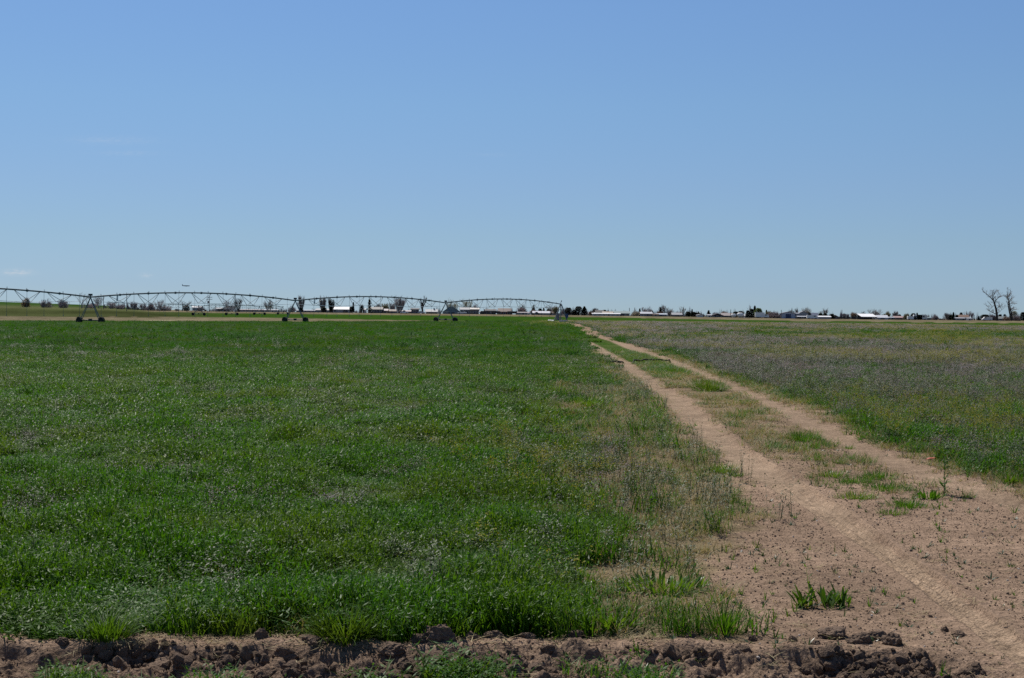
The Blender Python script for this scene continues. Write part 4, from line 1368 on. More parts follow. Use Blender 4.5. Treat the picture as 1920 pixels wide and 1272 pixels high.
    # far left, behind the second irrigation machine
    house('storage_shed', 446, 492, 582.6, 581.4, W('pale_rose', (.5, .40, .40)), rp, 'long low rose-coloured shed right of the thick leaning trunk', 'shed', 1000, wins=5)
    house('storage_shed', 495, 520, 583, 581.8, white, rw, 'long low white-roofed shed left of the middle wheel tower', 'shed', 1000, wins=3)
    house('storage_shed', 555, 590, 584.6, 583.0, W('mauve', (.36, .30, .32)), rw, 'long low white-roofed shed right of the middle wheel tower', 'shed', 1000, wins=4)
    house('storage_shed', 405, 424, 579.5, 577.5, grey, rg, 'grey shed behind the clutter of the second irrigation machine', 'shed', 990, wins=2)
    house('storage_shed', 360, 376, 577, 574.5, W('pale_blue', (.45, .52, .56)), rw, 'pale blue shed left of the second irrigation machine towers', 'shed', 990, wins=1)
    car(428, 890, 'truck', WHITEP, 'white box truck parked beside the second irrigation machine', flip=True)
    car(416, 870, 'pickup', mat('black_paint', (.02, .02, .022), .4), 'black pickup left of the white box truck')
    car(380, 860, 'car', mat('charcoal_paint', (.03, .03, .034), .4), 'charcoal car standing alone on the tan strip at far left')
    # ---- right of the pivot stand
    house('farm_house', 1104, 1117, 589.5, 586.5, W('rose_brown', (.2, .13, .12)), rg, 'low rose-brown house right of the dark evergreen clump', 'house', 930)
    house('farm_house', 1117, 1131, 588, 582.5, dgrey, rd, 'dark hip-roofed house behind the very long white-roofed shed', 'house', 930)
    house('farm_house', 1130, 1154, 588.5, 585.0, tan, roofmat('sand', (.40, .34, .28)), 'sand-coloured house behind the right end of the very long white-roofed shed', 'house', 925)
    house('storage_shed', 1152, 1180, 588, 584.4, teal, rt, 'teal-grey shed with flat ridge right of the sand-coloured house', 'shed', 915, doors=1, wins=2, doorw=3, doorh=3)
    house('long_shed', 1111, 1162, 592.2, 590.2, W('ash_white', (.5, .5, .5)), rwb, 'very long low shed with white roof in front of the sand-coloured house', 'shed', 880, wins=5, deep=7)
    house('farm_house', 1201, 1222, 588.7, 585.6, blue, rw, 'blue house with white roof beneath the round bare tree', 'house', 920, wins=3)
    house('farm_house', 1224, 1234, 591.4, 589.4, tan, rb, 'low tan shed right of the blue white-roofed house', 'shed', 915, wins=0)
    house('storage_shed', 1231, 1250, 590.2, 588.6, dgrey, roofmat('pale_blue_metal', (.50, .55, .60)), 'long dark shed with pale blue roof line', 'shed', 920, wins=2)
    house('farm_house', 1260, 1278, 590.7, 587.2, dark, rg, 'dark house with pale grey roof beside the pale-trunked tree', 'house', 925)
    house('garden_tent', 1307.5, 1318, 594.0, 591.2, white, rw, 'small white peaked tent in front of the dark evergreen row', 'tent', 880, 'y', doors=0, wins=0, deep=5)
    house('storage_hut', 1327, 1333, 592.2, 591, white, rw, 'little white hut in front of the broad dark conifer', 'hut', 890, doors=1, wins=0, deep=3)
    house('farm_house', 1334, 1355, 593, 588.8, dark, roofmat('plum_shingle', (.07, .055, .06)), 'dark plum-roofed gable house right of the little white hut', 'house', 925, 'y')
    house('farm_house', 1353, 1373, 592.2, 587.8, dgrey, roofmat('taupe_shingle', (.34, .29, .28)), 'house with wide taupe roof right of the plum-roofed house', 'house', 930)
    tank(1375, 880, .9, 1.6, 'smaller left one of two white propane tanks before the dark trees')
    tank(1387.3, 880, 1.25, 2.0, 'bigger right one of two white propane tanks before the dark trees')
    house('farm_house', 1396, 1413, 592.8, 590.3, grey, rw, 'grey house with white roof left of the green leafy tree', 'house', 925)
    car(1428, 885, 'truck', WHITEP, 'white box truck right of the green leafy tree', L=8.0)
    house('gable_barn', 1464.5, 1490, 588.2, 585.2, lav, roofmat('slate', (.20, .21, .24)), 'wide lavender-grey metal barn with dark blue door', 'barn', 900, 'y', doors=1, wins=0, doorw=6, doorh=5, doorat=.51, doormat=mat('navy_door_paint', (.03, .05, .12), .5))
    house('gable_barn', 1490.5, 1497, 589, 587.3, W('blue_grey', (.24, .28, .36)), roofmat('slate', (.20, .21, .24)), 'narrow blue-grey link building between the wide barn and the gabled house', 'building', 903, wins=0)
    house('gabled_house', 1496.5, 1515, 588.5, 584.0, W('warm_grey', (.33, .33, .35)), roofmat('slate', (.20, .21, .24)), 'two-storey gabled grey house with dark porch', 'house', 905, 'y', wins=2)
    house('porch_shed', 1496, 1512, 595.0, 593.4, dark, rw, 'low dark porch shed with white roof edge before the gabled house', 'shed', 890, wins=0, deep=5)
    house('farm_house', 1518, 1534, 593, 587.5, blue, roofmat('blue_shingle', (.10, .13, .20)), 'blue house with blue roof right of the gabled grey house', 'house', 925)
    car(1522.5, 880, 'van', WHITEP, 'white van parked before the blue-roofed house', L=6.5)
    house('long_barn', 1535, 1557, 595.3, 593.2, W('dusk_grey', (.30, .31, .37)), rwb, 'long low barn with bright white roof', 'barn', 900, wins=3, doors=0)
    house('farm_house', 1556, 1573, 596, 591.5, W('umber', (.12, .085, .07)), rb, 'umber brown gable house right of the long low white-roofed barn', 'house', 915, 'y', wins=1)
    fence('board_fence', 1573, 1617, 890, 1.4, W('tarred', (.03, .03, .035)), 'long dark board fence between the umber house and the open barn', rails=2, solid=True)
    # open barn with a dazzling roof
    Y = 890; X0, X1 = (1614.5 - 960) / F * Y, (1644.5 - 960) / F * Y
    zb = h1((X0 + X1) / 2, Y); W_ = X1 - X0; D = 12
    root = empty('open_barn', ((X0 + X1) / 2, Y, zb), 'open-sided barn with the biggest bright white roof in the row', 'barn')
    he = top_height(1629, 594.8, Y, zb); hr = top_height(1629, 589.2, Y, zb)
    MB().poly([(-W_ / 2, -.4, he), (W_ / 2, -.4, he), (W_ / 2, D, hr), (-W_ / 2, D, hr), (-W_ / 2, -.4, he + .2), (W_ / 2, -.4, he + .2), (W_ / 2, D, hr + .2), (-W_ / 2, D, hr + .2)],
              [(3, 2, 1, 0), (4, 5, 6, 7), (0, 1, 5, 4), (1, 2, 6, 5), (2, 3, 7, 6), (3, 0, 4, 7)]).build('roof', rwb, root)
    MB().box(-W_ / 2 + .3, W_ / 2 - .3, D - .5, D - .3, 0, hr - .15).build('wall', dark, root)
    for k in range(5):
        x = -W_ / 2 + .3 + (W_ - .6) * k / 4
        MB().box(x - .12, x + .12, -.1, .14, 0, he - .003 + .05).build('post', dark, root)
    house('storage_shed', 1645, 1664, 596.4, 591.8, W('cloud_grey', (.50, .52, .56)), roofmat('cloud', (.62, .64, .68)), 'cloud-grey shed joined to the right of the open barn', 'shed', 897, wins=0, doors=1, doorw=3, doorh=2.4)
    house('storage_shed', 1664.5, 1676, 597, 595.2, dgrey, rw, 'lowest white-roofed shed, right of the cloud-grey shed', 'shed', 900, wins=1)
    house('farm_house', 1677, 1697, 597.2, 593.6, W('rust', (.16, .09, .075)), roofmat('dusty_rose', (.40, .27, .25)), 'rust-walled house with dusty rose roof', 'house', 915, wins=2)
    car(1710, 880, 'van', WHITEP, 'white van at the left of the parked vehicles under the small conifers')
    car(1720, 880, 'camper', WHITEP, 'white camper in the middle of the vehicles under the small conifers', L=5.0)
    car(1727.5, 880, 'camper', mat('cream_paint', (.70, .68, .62), .5), 'cream camper at the right of the vehicles under the small conifers', L=6.0)
    house('storage_shed', 1733, 1745, 600, 598.3, dgrey, rt, 'low dark shed right of the white campers', 'shed', 900, wins=1)
    house('farm_house', 1793, 1813, 599.3, 596.6, W('sea_blue', (.10, .16, .19)), rw, 'low sea-blue house with white roof near the small pointed conifer', 'house', 895, wins=3)
    house('farm_house', 1797, 1816, 595, 591.2, tan, roofmat('russet', (.22, .14, .10)), 'russet-roofed house standing behind the low sea-blue house', 'house', 935)
    house('storage_hut', 1814.5, 1820.5, 599.2, 597.8, white, rw, 'tiny white hut right of the low sea-blue house', 'hut', 890, wins=0)
    car(1850, 885, 'van', WHITEP, 'white van in front of the round dark tree beside the big cottonwood', flip=True)
    house('farm_house', 1871, 1890, 598, 594.2, W('moss_grey', (.16, .19, .20)), roofmat('moss_shingle', (.20, .22, .21)), 'moss-grey house between the two tall bare cottonwoods', 'house', 930)
    # utility poles
    pole(237, 549, 640, 'tall utility pole with cross arm right of the leftmost wheel tower', 1)
    pole(193.5, 553.5, 700, 'plain utility pole without transformer close behind the leftmost wheel tower', 0)
    pole(392, 555.5, 800, 'utility pole carrying a drum transformer above the second irrigation machine', 2, True)
    pole(1179.5, 577.5, 930, 'thin utility pole at the right end of the teal-grey flat-ridged shed', 0)
    pole(1189.5, 577, 940, 'thin utility pole rising behind the white blossoming tree', 0)
    pole(1369.5, 580.5, 930, 'thin utility pole right of the wide taupe roof', 0)
    pole(1464.3, 581.5, 895, 'short pole at the left corner of the wide lavender-grey barn', 0)
    fence('wire_fence', 330, 660, 705, 1.3, mat('grey_fence_wood', (.17, .15, .13), .9), 'grey post fence along the far tan strip at left', step=6, rails=2, p1Y=800)


def build_trees():
    B, Lf = bare_tree, leafy_tree
    # far left, below the green hill
    B(45, 557, 17, 740, 'bush', 'brown', 'orange-brown bare bush at the far left, under the irrigation pipe', buds='orange')
    B(84, 558.5, 21, 740, 'bush', 'purple', 'round bare tree before the green hill, second from the left')
    B(118, 560, 19, 735, 'bush', 'purple', 'low bare tree before the green hill, third from the left')
    B(152, 547.5, 30, 740, 'sparse', 'grey', 'straggly bare tree with one tall leader left of the leftmost wheel tower', thick=1.2)
    B(166, 566, 26, 745, 'bush', 'purple', 'wide low purple thicket behind the leftmost wheel tower')
    B(187, 552.5, 23, 750, 'vase', 'purple', 'tall bare tree just right of the leftmost wheel tower')
    B(208, 562, 17, 750, 'round', 'purple', 'rounded bare tree left of the cross-armed utility pole')
    B(226, 570, 20, 755, 'bush', 'purple', 'low purple bush at the foot of the cross-armed utility pole')
    B(249, 563.5, 13, 760, 'upright', 'purple', 'narrow bare tree right of the cross-armed utility pole')
    B(266, 566, 14, 760, 'round', 'purple', 'small bare tree, second right of the cross-armed utility pole')
    B(281, 566, 15, 765, 'bush', 'purple', 'bushy bare tree, third right of the cross-armed utility pole')
    B(296, 560.5, 17, 765, 'vase', 'purple', 'taller bare tree at the right end of the purple thicket row')
    B(312, 571, 26, 770, 'bush', 'purple', 'low dark thicket left of the broken-limbed tree')
    B(341, 562, 30, 790, 'sparse', 'dark', 'dark broken-limbed bare tree left of the second irrigation machine', thick=1.6)
    Lf(349, 573, 12, 800, 'round', 'dark', 'dark round bush under the broken-limbed tree')
    B(376, 574, 12, 820, 'bush', 'purple', 'small purple bush left of the transformer pole')
    B(432, 561, 26, 850, 'round', 'purple', 'bare rounded tree crowded against the thick leaning trunk', thick=1.1)
    B(447, 553, 22, 840, 'forked', 'dark', 'bare tree with thick dark leaning trunk behind the first pipe span', thick=2.4)
    B(504, 559, 17, 950, 'round', 'grey', 'grey bare tree left of the middle wheel tower')
    B(549, 571, 14, 960, 'bush', 'purple', 'low bare bush directly behind the middle wheel tower')
    B(564, 551.5, 11, 940, 'upright', 'grey', 'slender forked tree right of the middle wheel tower', thick=1.3)
    Lf(564, 578, 8, 938, 'round', 'dark', 'dark round bush at the foot of the slender forked tree')
    B(606, 552.5, 13, 910, 'upright', 'grey', 'left of twin tall shrubby trees at the white-roofed shed', thick=1.4)
    B(621, 555, 11, 905, 'upright', 'dark', 'right, darker of twin tall shrubby trees at the white-roofed shed', thick=1.4)
    Lf(607, 577, 12, 902, 'round', 'dark', 'dark bush at the base of the left twin shrubby tree')
    Lf(620, 574, 11, 900, 'column', 'dark', 'dark bush at the base of the right twin shrubby tree')
    Lf(662, 567, 5, 905, 'cone', 'dark', 'thin dark conifer at the right end of the long white-roofed shed')
    Lf(659, 575, 9, 904, 'round', 'dark', 'dark low bush beside the thin dark conifer')
    Lf(678, 572, 9, 905, 'round', 'dark', 'scruffy dark bush left of the narrow white hut', loose=.6, dens=.6)
    Lf(692, 562, 12, 900, 'spruce', 'dark', 'gappy tall spruce right of the narrow white hut', loose=.5, dens=.5)
    Lf(702, 574.5, 9, 950, 'cone', 'dark', 'small dark conifer peeking over the dark low house')
    B(710, 568, 12, 945, 'round', 'grey', 'grey bare tree behind the dark low house')
    B(722, 567, 13, 945, 'upright', 'olive', 'olive-tinged bare tree behind the pink hut', buds='olive')
    B(735, 566, 10, 945, 'upright', 'purple', 'thin purple-grey tree left of the tall brushy tree')
    B(747, 552, 20, 900, 'upright', 'purple', 'tall brushy bare tree sticking up through the pipe', thick=1.6)
    B(792, 553.5, 15, 895, 'sparse', 'dark', 'forked black-trunked bare tree', thick=2.0)
    B(846, 557.5, 20, 960, 'round', 'olive', 'olive bare tree rising behind the gable of the large teal barn', buds='olive')
    B(874, 559, 20, 955, 'vase', 'olive', 'olive forked tree behind the slate-blue house', buds='olive', thick=1.3)
    B(892, 569, 11, 950, 'round', 'purple', 'small purple bare tree right of the olive forked tree')
    B(911, 577, 10, 950, 'bush', 'purple', 'pale purple bush behind the dark flat-roofed building')
    B(981, 573, 20, 925, 'bush', 'purple', 'wide reddish-purple thicket left of the little dark spruce', buds='red')
    B(979, 570, 9, 940, 'round', 'grey', 'little grey tree poking out of the reddish thicket', buds='olive')
    Lf(999.5, 573, 9, 940, 'cone', 'dark', 'little dark spruce above the lilac-roofed house')
    B(1000, 579, 12, 930, 'bush', 'brown', 'reddish bush at the foot of the little dark spruce', buds='red')
    Lf(1012, 579, 8, 940, 'round', 'dark', 'small dark bush left of the dark cone behind the lilac roof')
    Lf(1019, 578, 7, 940, 'cone', 'dark', 'tiny dark cone of a tree behind the lilac roof')
    B(1034, 571.5, 20, 945, 'round', 'grey', 'grey bare tree left of the pivot stand')
    Lf(1028, 580, 9, 940, 'round', 'dark', 'dark bush at the left of the grey bare tree by the pivot stand')
    B(1043, 573, 12, 930, 'upright', 'olive', 'olive bushy tree just behind the pivot stand', buds='olive')
    B(1060, 575, 14, 950, 'round', 'purple', 'pale purple bare tree just right of the pivot stand')
    Lf(1065.5, 577.5, 13, 910, 'round', 'dark', 'dark round evergreen right of the pivot stand')
    Lf(1076, 581.5, 10, 912, 'round', 'dark', 'lowest dark evergreen between the round and the pointed ones')
    Lf(1084, 575, 15, 910, 'round', 'dark', 'broad dark evergreen with ragged top in the clump right of the pivot stand')
    Lf(1095, 575, 13, 912, 'cone', 'dark', 'pointed dark evergreen at the right of the clump by the pivot stand')
    B(1108.5, 582, 9, 925, 'bush', 'brown', 'reddish bush right of the dark evergreen clump', buds='red')
    B(1115, 577, 9, 950, 'upright', 'grey', 'faint thin tree behind the dark hip-roofed house')
    Lf(1133, 581.5, 8, 945, 'round', 'dark', 'dark bush over the roof of the sand-coloured house', loose=.4)
    Lf(1140, 583, 5, 945, 'round', 'dark', 'small dark bush right of the one over the sand-coloured house')
    B(1190, 582, 13, 905, 'bush', 'tan', 'cream-white blossoming tree right of the teal-grey shed', buds='white')
    Lf(1199, 579, 7, 925, 'cone', 'dark', 'dark pointed shrub left of the blue white-roofed house')
    B(1212, 572.5, 18, 945, 'round', 'purple', 'round bare tree above the white roof of the blue house', thick=1.2)
    Lf(1223, 583, 6, 925, 'cone', 'dark', 'dark pointed shrub right of the blue white-roofed house')
    Lf(1237.5, 576.5, 7, 940, 'cone', 'dark', 'dark little conifer left of the tall bare tree')
    B(1243, 570, 17, 945, 'vase', 'grey', 'tall bare tree above the long pale blue roof line', thick=1.2)
    B(1236, 582, 10, 938, 'bush', 'brown', 'reddish-brown brush under the dark little conifer', buds='red')
    B(1257.5, 576.5, 17, 940, 'round', 'grey', 'grey rounded bare tree left of the dark pale-roofed house')
    B(1282, 574, 15, 930, 'forked', 'tan', 'pale-trunked bare tree with flat spreading top', thick=1.8)
    B(1274, 583, 12, 935, 'bush', 'brown', 'reddish-brown brush left of the pale-trunked tree', buds='red')
    for px, yt, w, lab in ((1290, 585, 12, 'leftmost evergreen of the dark row behind the white tent'), (1300, 585.5, 12, 'evergreen of the dark row just right of the spiky one'),
                           (1308, 587, 12, 'evergreen of the dark row behind the peak of the white tent'), (1316, 590, 10, 'lowest, rightmost evergreen of the dark row behind the white tent')):
        Lf(px, yt, w, 915, 'round', 'dark', lab)
    Lf(1297, 580, 5, 912, 'cone', 'dark', 'spiky thin conifer standing up from the dark evergreen row')
    Lf(1309, 584.5, 5, 918, 'cone', 'dark', 'small spike of a conifer above the white tent')
    Lf(1328, 582.5, 12, 910, 'spruce', 'dark', 'broad dark conifer behind the little white hut', loose=.3)
    B(1342, 584.5, 9, 950, 'bush', 'purple', 'pale bush behind the plum-roofed house')
    B(1353, 582.5, 18, 945, 'round', 'brown', 'reddish rounded bare tree over the taupe roof', buds='red')
    Lf(1379, 585, 14, 905, 'round', 'dark', 'dark round tree behind the smaller propane tank')
    Lf(1388, 584, 11, 905, 'round', 'dark', 'dark lumpy tree behind the bigger propane tank')
    B(1390, 582, 12, 940, 'upright', 'grey', 'thin grey twigs rising behind the propane tank trees')
    Lf(1401.5, 582.5, 8, 920, 'round', 'dark', 'first and lowest of three dark junipers stepping up leftwards of the green tree')
    Lf(1408.5, 579.5, 8, 922, 'round', 'dark', 'middle of three dark junipers stepping up beside the green tree')
    Lf(1414.5, 574, 8, 922, 'column', 'dark', 'tallest of three dark junipers beside the green tree')
    B(1405, 571, 6, 940, 'sparse', 'grey', 'hair-thin bare sapling behind the stepping junipers')
    Lf(1421.5, 578.5, 14, 905, 'round', 'green', 'bright spring-green leafy tree', name='leafy_tree')
    Lf(1436.5, 581.5, 6, 930, 'cone', 'green', 'little dark-green conifer right of the white box truck', name='leafy_tree')
    B(1441, 582, 13, 915, 'upright', 'olive', 'olive budding tree left of the large purplish thicket', buds='olive')
    B(1451, 581.5, 22, 905, 'bush', 'purple', 'large purplish-brown domed thicket left of the wide barn', buds='purple', thick=1.3)
    B(1459, 589, 12, 903, 'bush', 'purple', 'low purplish brush against the left wall of the wide barn', buds='purple')
    B(1484, 577, 12, 960, 'round', 'grey', 'faint bare tree behind the right half of the wide barn')
    B(1492, 576.5, 10, 960, 'round', 'grey', 'faint bare tree behind the narrow link building')
    B(1512, 573.5, 18, 940, 'round', 'tan', 'tall pale bare tree behind the gabled grey house')
    Lf(1516, 586, 8, 915, 'round', 'dark', 'dark bush between gabled house and blue-roofed house')
    B(1544.5, 576.5, 14, 930, 'vase', 'grey', 'tall thin bare tree over the long low white-roofed barn', thick=1.3)
    Lf(1538, 587.5, 8, 920, 'round', 'dark', 'dark bush left of the tall thin tree over the low barn')
    Lf(1546, 588, 9, 921, 'round', 'dark', 'dark bush at the foot of the tall thin tree over the low barn')
    Lf(1559.5, 589, 10, 912, 'round', 'dark', 'dark bush at the left roof edge of the umber house')
    B(1576.5, 587.5, 5, 930, 'upright', 'purple', 'first of three small grey saplings above the dark fence')
    B(1583, 587, 6, 930, 'upright', 'purple', 'second, fullest of three small grey saplings above the dark fence')
    B(1588, 588.5, 5, 930, 'upright', 'purple', 'third of three small grey saplings above the dark fence')
    B(1601, 584, 11, 900, 'upright', 'brown', 'orange-brown budding tree left of the open barn', buds='orange')
    B(1617, 583.5, 8, 930, 'sparse', 'dark', 'thin dark twigs above the left end of the open barn roof')
    B(1639, 578.5, 20, 930, 'round', 'grey', 'dense round grey bare tree over the open barn', thick=1.3, buds='purple')
    B(1665, 583, 10, 930, 'upright', 'olive', 'yellow-olive tree over the lowest white-roofed shed', buds='olive')
    B(1655, 587, 9, 935, 'bush', 'olive', 'low olive bush over the cloud-grey shed', buds='olive')
    B(1678, 581.5, 11, 935, 'upright', 'grey', 'brushy grey bare tree left of the dusty rose roof')
    Lf(1686, 590, 6, 935, 'round', 'dark', 'dark bush peeping over the dusty rose roof')
    B(1700, 586.5, 12, 905, 'bush', 'olive', 'olive-yellow bushy tree right of the dusty rose roof', buds='olive')
    Lf(1712, 588, 10, 905, 'round', 'dark', 'dark rounded juniper above the white van')
    Lf(1719, 587, 6, 905, 'column', 'dark', 'dark upright juniper above the white camper')
    B(1734, 588.5, 16, 910, 'bush', 'grey', 'grey leafless shrub right of the white campers')
    B(1751, 588, 15, 905, 'bush', 'purple', 'purple-grey domed shrub alone before the gap in the trees', buds='purple')
    B(1764, 597, 10, 930, 'bush', 'grey', 'tiny grey shrub in the gap of the tree line')
    B(1775, 585, 15, 905, 'upright', 'grey', 'grey brushy bare tree left of the small pointed conifer')
    Lf(1787, 586, 7, 900, 'cone', 'dark', 'small pointed dark conifer left of the sea-blue house')
    Lf(1782, 591, 7, 902, 'round', 'dark', 'dark low shrub against the small pointed conifer')
    Lf(1801.5, 586.5, 7, 950, 'round', 'dark', 'dark round treetop above the russet roof')
    Lf(1793.5, 591, 6, 930, 'round', 'dark', 'dark bush at the left end of the russet-roofed house')
    B(1813, 583, 14, 945, 'round', 'purple', 'brownish bare tree right of the russet roof')
    B(1824, 582.5, 11, 930, 'vase', 'purple', 'pale purple bare tree standing free right of the russet-roofed house')
    Lf(1834.5, 593, 6, 920, 'cone', 'dark', 'dark little shrub left of the round dark tree')
    Lf(1846, 590.3, 18, 905, 'round', 'dark', 'round dark tree left of the big cottonwood')
    B(1851, 589, 12, 915, 'bush', 'purple', 'purple brush behind the round dark tree')
    Lf(1874.5, 590, 8, 950, 'round', 'dark', 'dark bush over the left end of the moss-grey roof')
    Lf(1883, 589.5, 5, 950, 'round', 'dark', 'dark bush over the right end of the moss-grey roof')
    B(1888, 593, 14, 915, 'bush', 'brown', 'tan brush in front of the moss-grey house')
    B(1862, 588, 10, 935, 'bush', 'purple', 'grey brush at the foot of the big cottonwood')
    Lf(1901, 584, 12, 920, 'round', 'olive', 'dull green bush right of the double-trunked cottonwood', dens=.6, loose=.5, name='leafy_tree')
    B(1908, 588, 16, 915, 'bush', 'purple', 'bare grey thicket right of the double-trunked cottonwood', buds='purple')
    Lf(1918, 586, 12, 905, 'round', 'dark', 'dark tree cut by the right edge of the view')

    def z5(x, y): return (1790 + x / 14.13, 530 + y / 14.13)
    limb_tree(1868.5, 880, [([z5(1112, 1015), z5(1105, 830), z5(1080, 690), z5(1040, 560), z5(1010, 470), z5(990, 370), z5(985, 260)], .80, .10),
                            ([z5(1010, 470), z5(940, 400), z5(850, 310), z5(760, 230)], .34, .06),
                            ([z5(1045, 560), z5(1065, 470), z5(1130, 410), z5(1185, 340)], .32, .06),
                            ([z5(990, 400), z5(1050, 270), z5(1060, 230)], .18, .05),
                            ([z5(1095, 840), z5(1000, 800), z5(920, 760), z5(905, 670)], .24, .06),
                            ([z5(1090, 700), z5(1150, 650), z5(1225, 600)], .18, .05),
                            ([z5(1105, 830), z5(1160, 790), z5(1230, 710)], .14, .05),
                            ([z5(1050, 600), z5(1000, 640), z5(965, 600)], .14, .05)],
              'biggest bare cottonwood, single leaning trunk and long left limb, at the far right')
    limb_tree(1895, 880, [([z5(1500, 1015), z5(1440, 780), z5(1412, 640), z5(1395, 560), z5(1418, 490), z5(1390, 430), z5(1375, 230)], .50, .08),
                          ([z5(1520, 1010), z5(1490, 780), z5(1457, 640), z5(1442, 510), z5(1500, 430), z5(1520, 400)], .50, .08),
                          ([z5(1400, 460), z5(1345, 430), z5(1335, 340)], .16, .05),
                          ([z5(1470, 560), z5(1545, 550), z5(1605, 580)], .16, .05),
                          ([z5(1420, 450), z5(1430, 350), z5(1460, 270)], .16, .05),
                          ([z5(1480, 770), z5(1550, 740), z5(1640, 720)], .14, .05)],
              'bare cottonwood with two close upright trunks beside the bigger leaning one')


def build_scrub():
    """low leafless scrub and hedges that run together behind and between the farm yards"""
    r = random.Random(21); segs = []; v, f = [], []
    for (a, b, Y, hmin, hmax, dens) in ((195, 335, 775, 1.5, 3.2, .75), (395, 600, 1010, 1.5, 3.5, .5), (640, 1040, 965, 1.5, 4.0, .6), (1050, 1260, 975, 1.8, 4.6, .85), (1260, 1640, 970, 1.8, 4.6, .85), (1640, 1760, 965, 1.2, 3.5, .6), (1770, 1940, 965, 1.5, 4.2, .7)):
        px = a
        while px < b:
            w = r.uniform(3, 9)
            if r.random() < dens:
                X, Yb, zb = place_base(px, Y + r.uniform(-8, 8))
                H = r.uniform(hmin, hmax) * r.choice((.7, 1.0, 1.0, 1.45)); W = w / F * Y / 2
                for _ in range(46):
                    az = r.uniform(0, 6.28); q = r.random() ** .5
                    p = np.array([X + math.cos(az) * W * q * .5, Yb + math.sin(az) * W * q * .5, zb - .1])
                    e = np.array([X + math.cos(az) * W * q * 1.1, Yb + math.sin(az) * W * q, zb + H * r.uniform(.5, 1.0) * math.sqrt(1.1 - q * q)])
                    segs.append((p, e, .035, .02))
                    for _k in range(5):
                        c = p + (e - p) * r.uniform(.25, 1.0) + np.array([r.gauss(0, .18), r.gauss(0, .18), r.gauss(0, .12)])
                        leaflet(v, f, c, r.uniform(0, 6.28), r.uniform(-1, 1), .20, .15)
            px += w * .55
    o = len(segs)
    me = tubes_mesh('distant_scrub', segs, 3)
    s_ = link('distant_scrub', me, BARK['purple'])
    tag(s_, 'far-off leafless scrub running together behind the farm yards', kind='stuff')
    l_ = link('distant_scrub_leaves', proto('distant_scrub_leaves', v, f, [leafmat('scrub_leaf', (.05, .05, .035), (.11, .085, .075), None, trans=.2, rough=.8, spec=.1)]), None)
    tag(l_, 'dull leaf mass of the far-off scrub behind the farm yards', kind='stuff')


build_settlement()
build_trees()
build_scrub()


# ------------------------------------------------------------------ airliner
def build_airliner():
    Y = 7400.0; px, py = 348.0, 536.3
    X = (px - 960) / F * Y; Z = (hor(px) - py) / F * Y + CH
    AL = mat('airliner_silhouette', (.03, .04, .055), rough=1.0, var=.05, scale=.2, spec=.0)  # dark silhouette against the sky, put into a near-black matt base colour
    root = empty('airliner', (X, Y, Z), 'small airliner with raised tail fin flying low above the irrigation pipe', 'airplane')
    L = 38.0
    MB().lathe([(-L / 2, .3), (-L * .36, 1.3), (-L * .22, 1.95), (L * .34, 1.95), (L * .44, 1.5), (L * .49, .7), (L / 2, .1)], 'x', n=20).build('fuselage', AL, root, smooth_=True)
    for s in (-1, 1):
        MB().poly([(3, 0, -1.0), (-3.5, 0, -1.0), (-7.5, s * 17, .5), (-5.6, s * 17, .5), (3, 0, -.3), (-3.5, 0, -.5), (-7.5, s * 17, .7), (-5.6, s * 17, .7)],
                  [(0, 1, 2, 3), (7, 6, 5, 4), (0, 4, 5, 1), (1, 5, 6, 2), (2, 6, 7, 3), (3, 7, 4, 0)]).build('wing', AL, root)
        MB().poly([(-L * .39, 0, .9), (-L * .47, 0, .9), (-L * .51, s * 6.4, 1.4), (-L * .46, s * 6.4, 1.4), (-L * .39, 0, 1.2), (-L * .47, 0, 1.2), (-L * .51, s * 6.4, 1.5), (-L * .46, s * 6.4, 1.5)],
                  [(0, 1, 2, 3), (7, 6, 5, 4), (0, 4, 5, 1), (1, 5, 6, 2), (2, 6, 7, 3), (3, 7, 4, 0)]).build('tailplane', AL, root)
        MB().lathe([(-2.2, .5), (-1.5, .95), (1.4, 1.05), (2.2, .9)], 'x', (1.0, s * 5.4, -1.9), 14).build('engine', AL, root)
    MB().poly([(-L * .34, -.2, 1.6), (-L * .47, -.2, 1.2), (-L * .52, -.1, 7.6), (-L * .46, -.1, 7.6), (-L * .34, .2, 1.6), (-L * .47, .2, 1.2), (-L * .52, .1, 7.6), (-L * .46, .1, 7.6)],
              [(0, 1, 2, 3), (7, 6, 5, 4), (0, 4, 5, 1), (1, 5, 6, 2), (2, 6, 7, 3), (3, 7, 4, 0)]).build('tail_fin', mat('tail_paint', (.10, .13, .22), .4), root)


build_airliner()


# ------------------------------------------------------------------ single plants, clods and litter near the camera
def plant(name, px, py, label, cat, parts, group=None):
    """parts: list of (part name, verts, faces, material) in metres about the foot of the plant"""
    x, y = gp(px, py)
    z = h1(x, y)
    for _ in range(3):
        x, y = gp(px, py, z); z = h1(x, y)
    root = empty(name, (x, y, z), label, cat, group)
    for pn, v, f, m in parts:
        link(pn, proto(pn, v, f, [m]), None, root)
    return root


def rosette(seed, n, ln, wd, lean=(.3, 1.1), droop=(.0, .6), rad=.02, segs=4, az0=0, az1=6.283, wmax=.0):
    r = random.Random(seed); v, f = [], []
    for _ in range(n):
        a = r.uniform(az0, az1)
        blade(v, f, (math.cos(a) * rad * r.random(), math.sin(a) * rad * r.random(), -.006), a + r.gauss(0, .3), ln * r.uniform(.5, 1.1), wd * r.uniform(.7, 1.3), r.uniform(*lean), r.uniform(*droop), segs, r.uniform(-.6, .6))
    return v, f


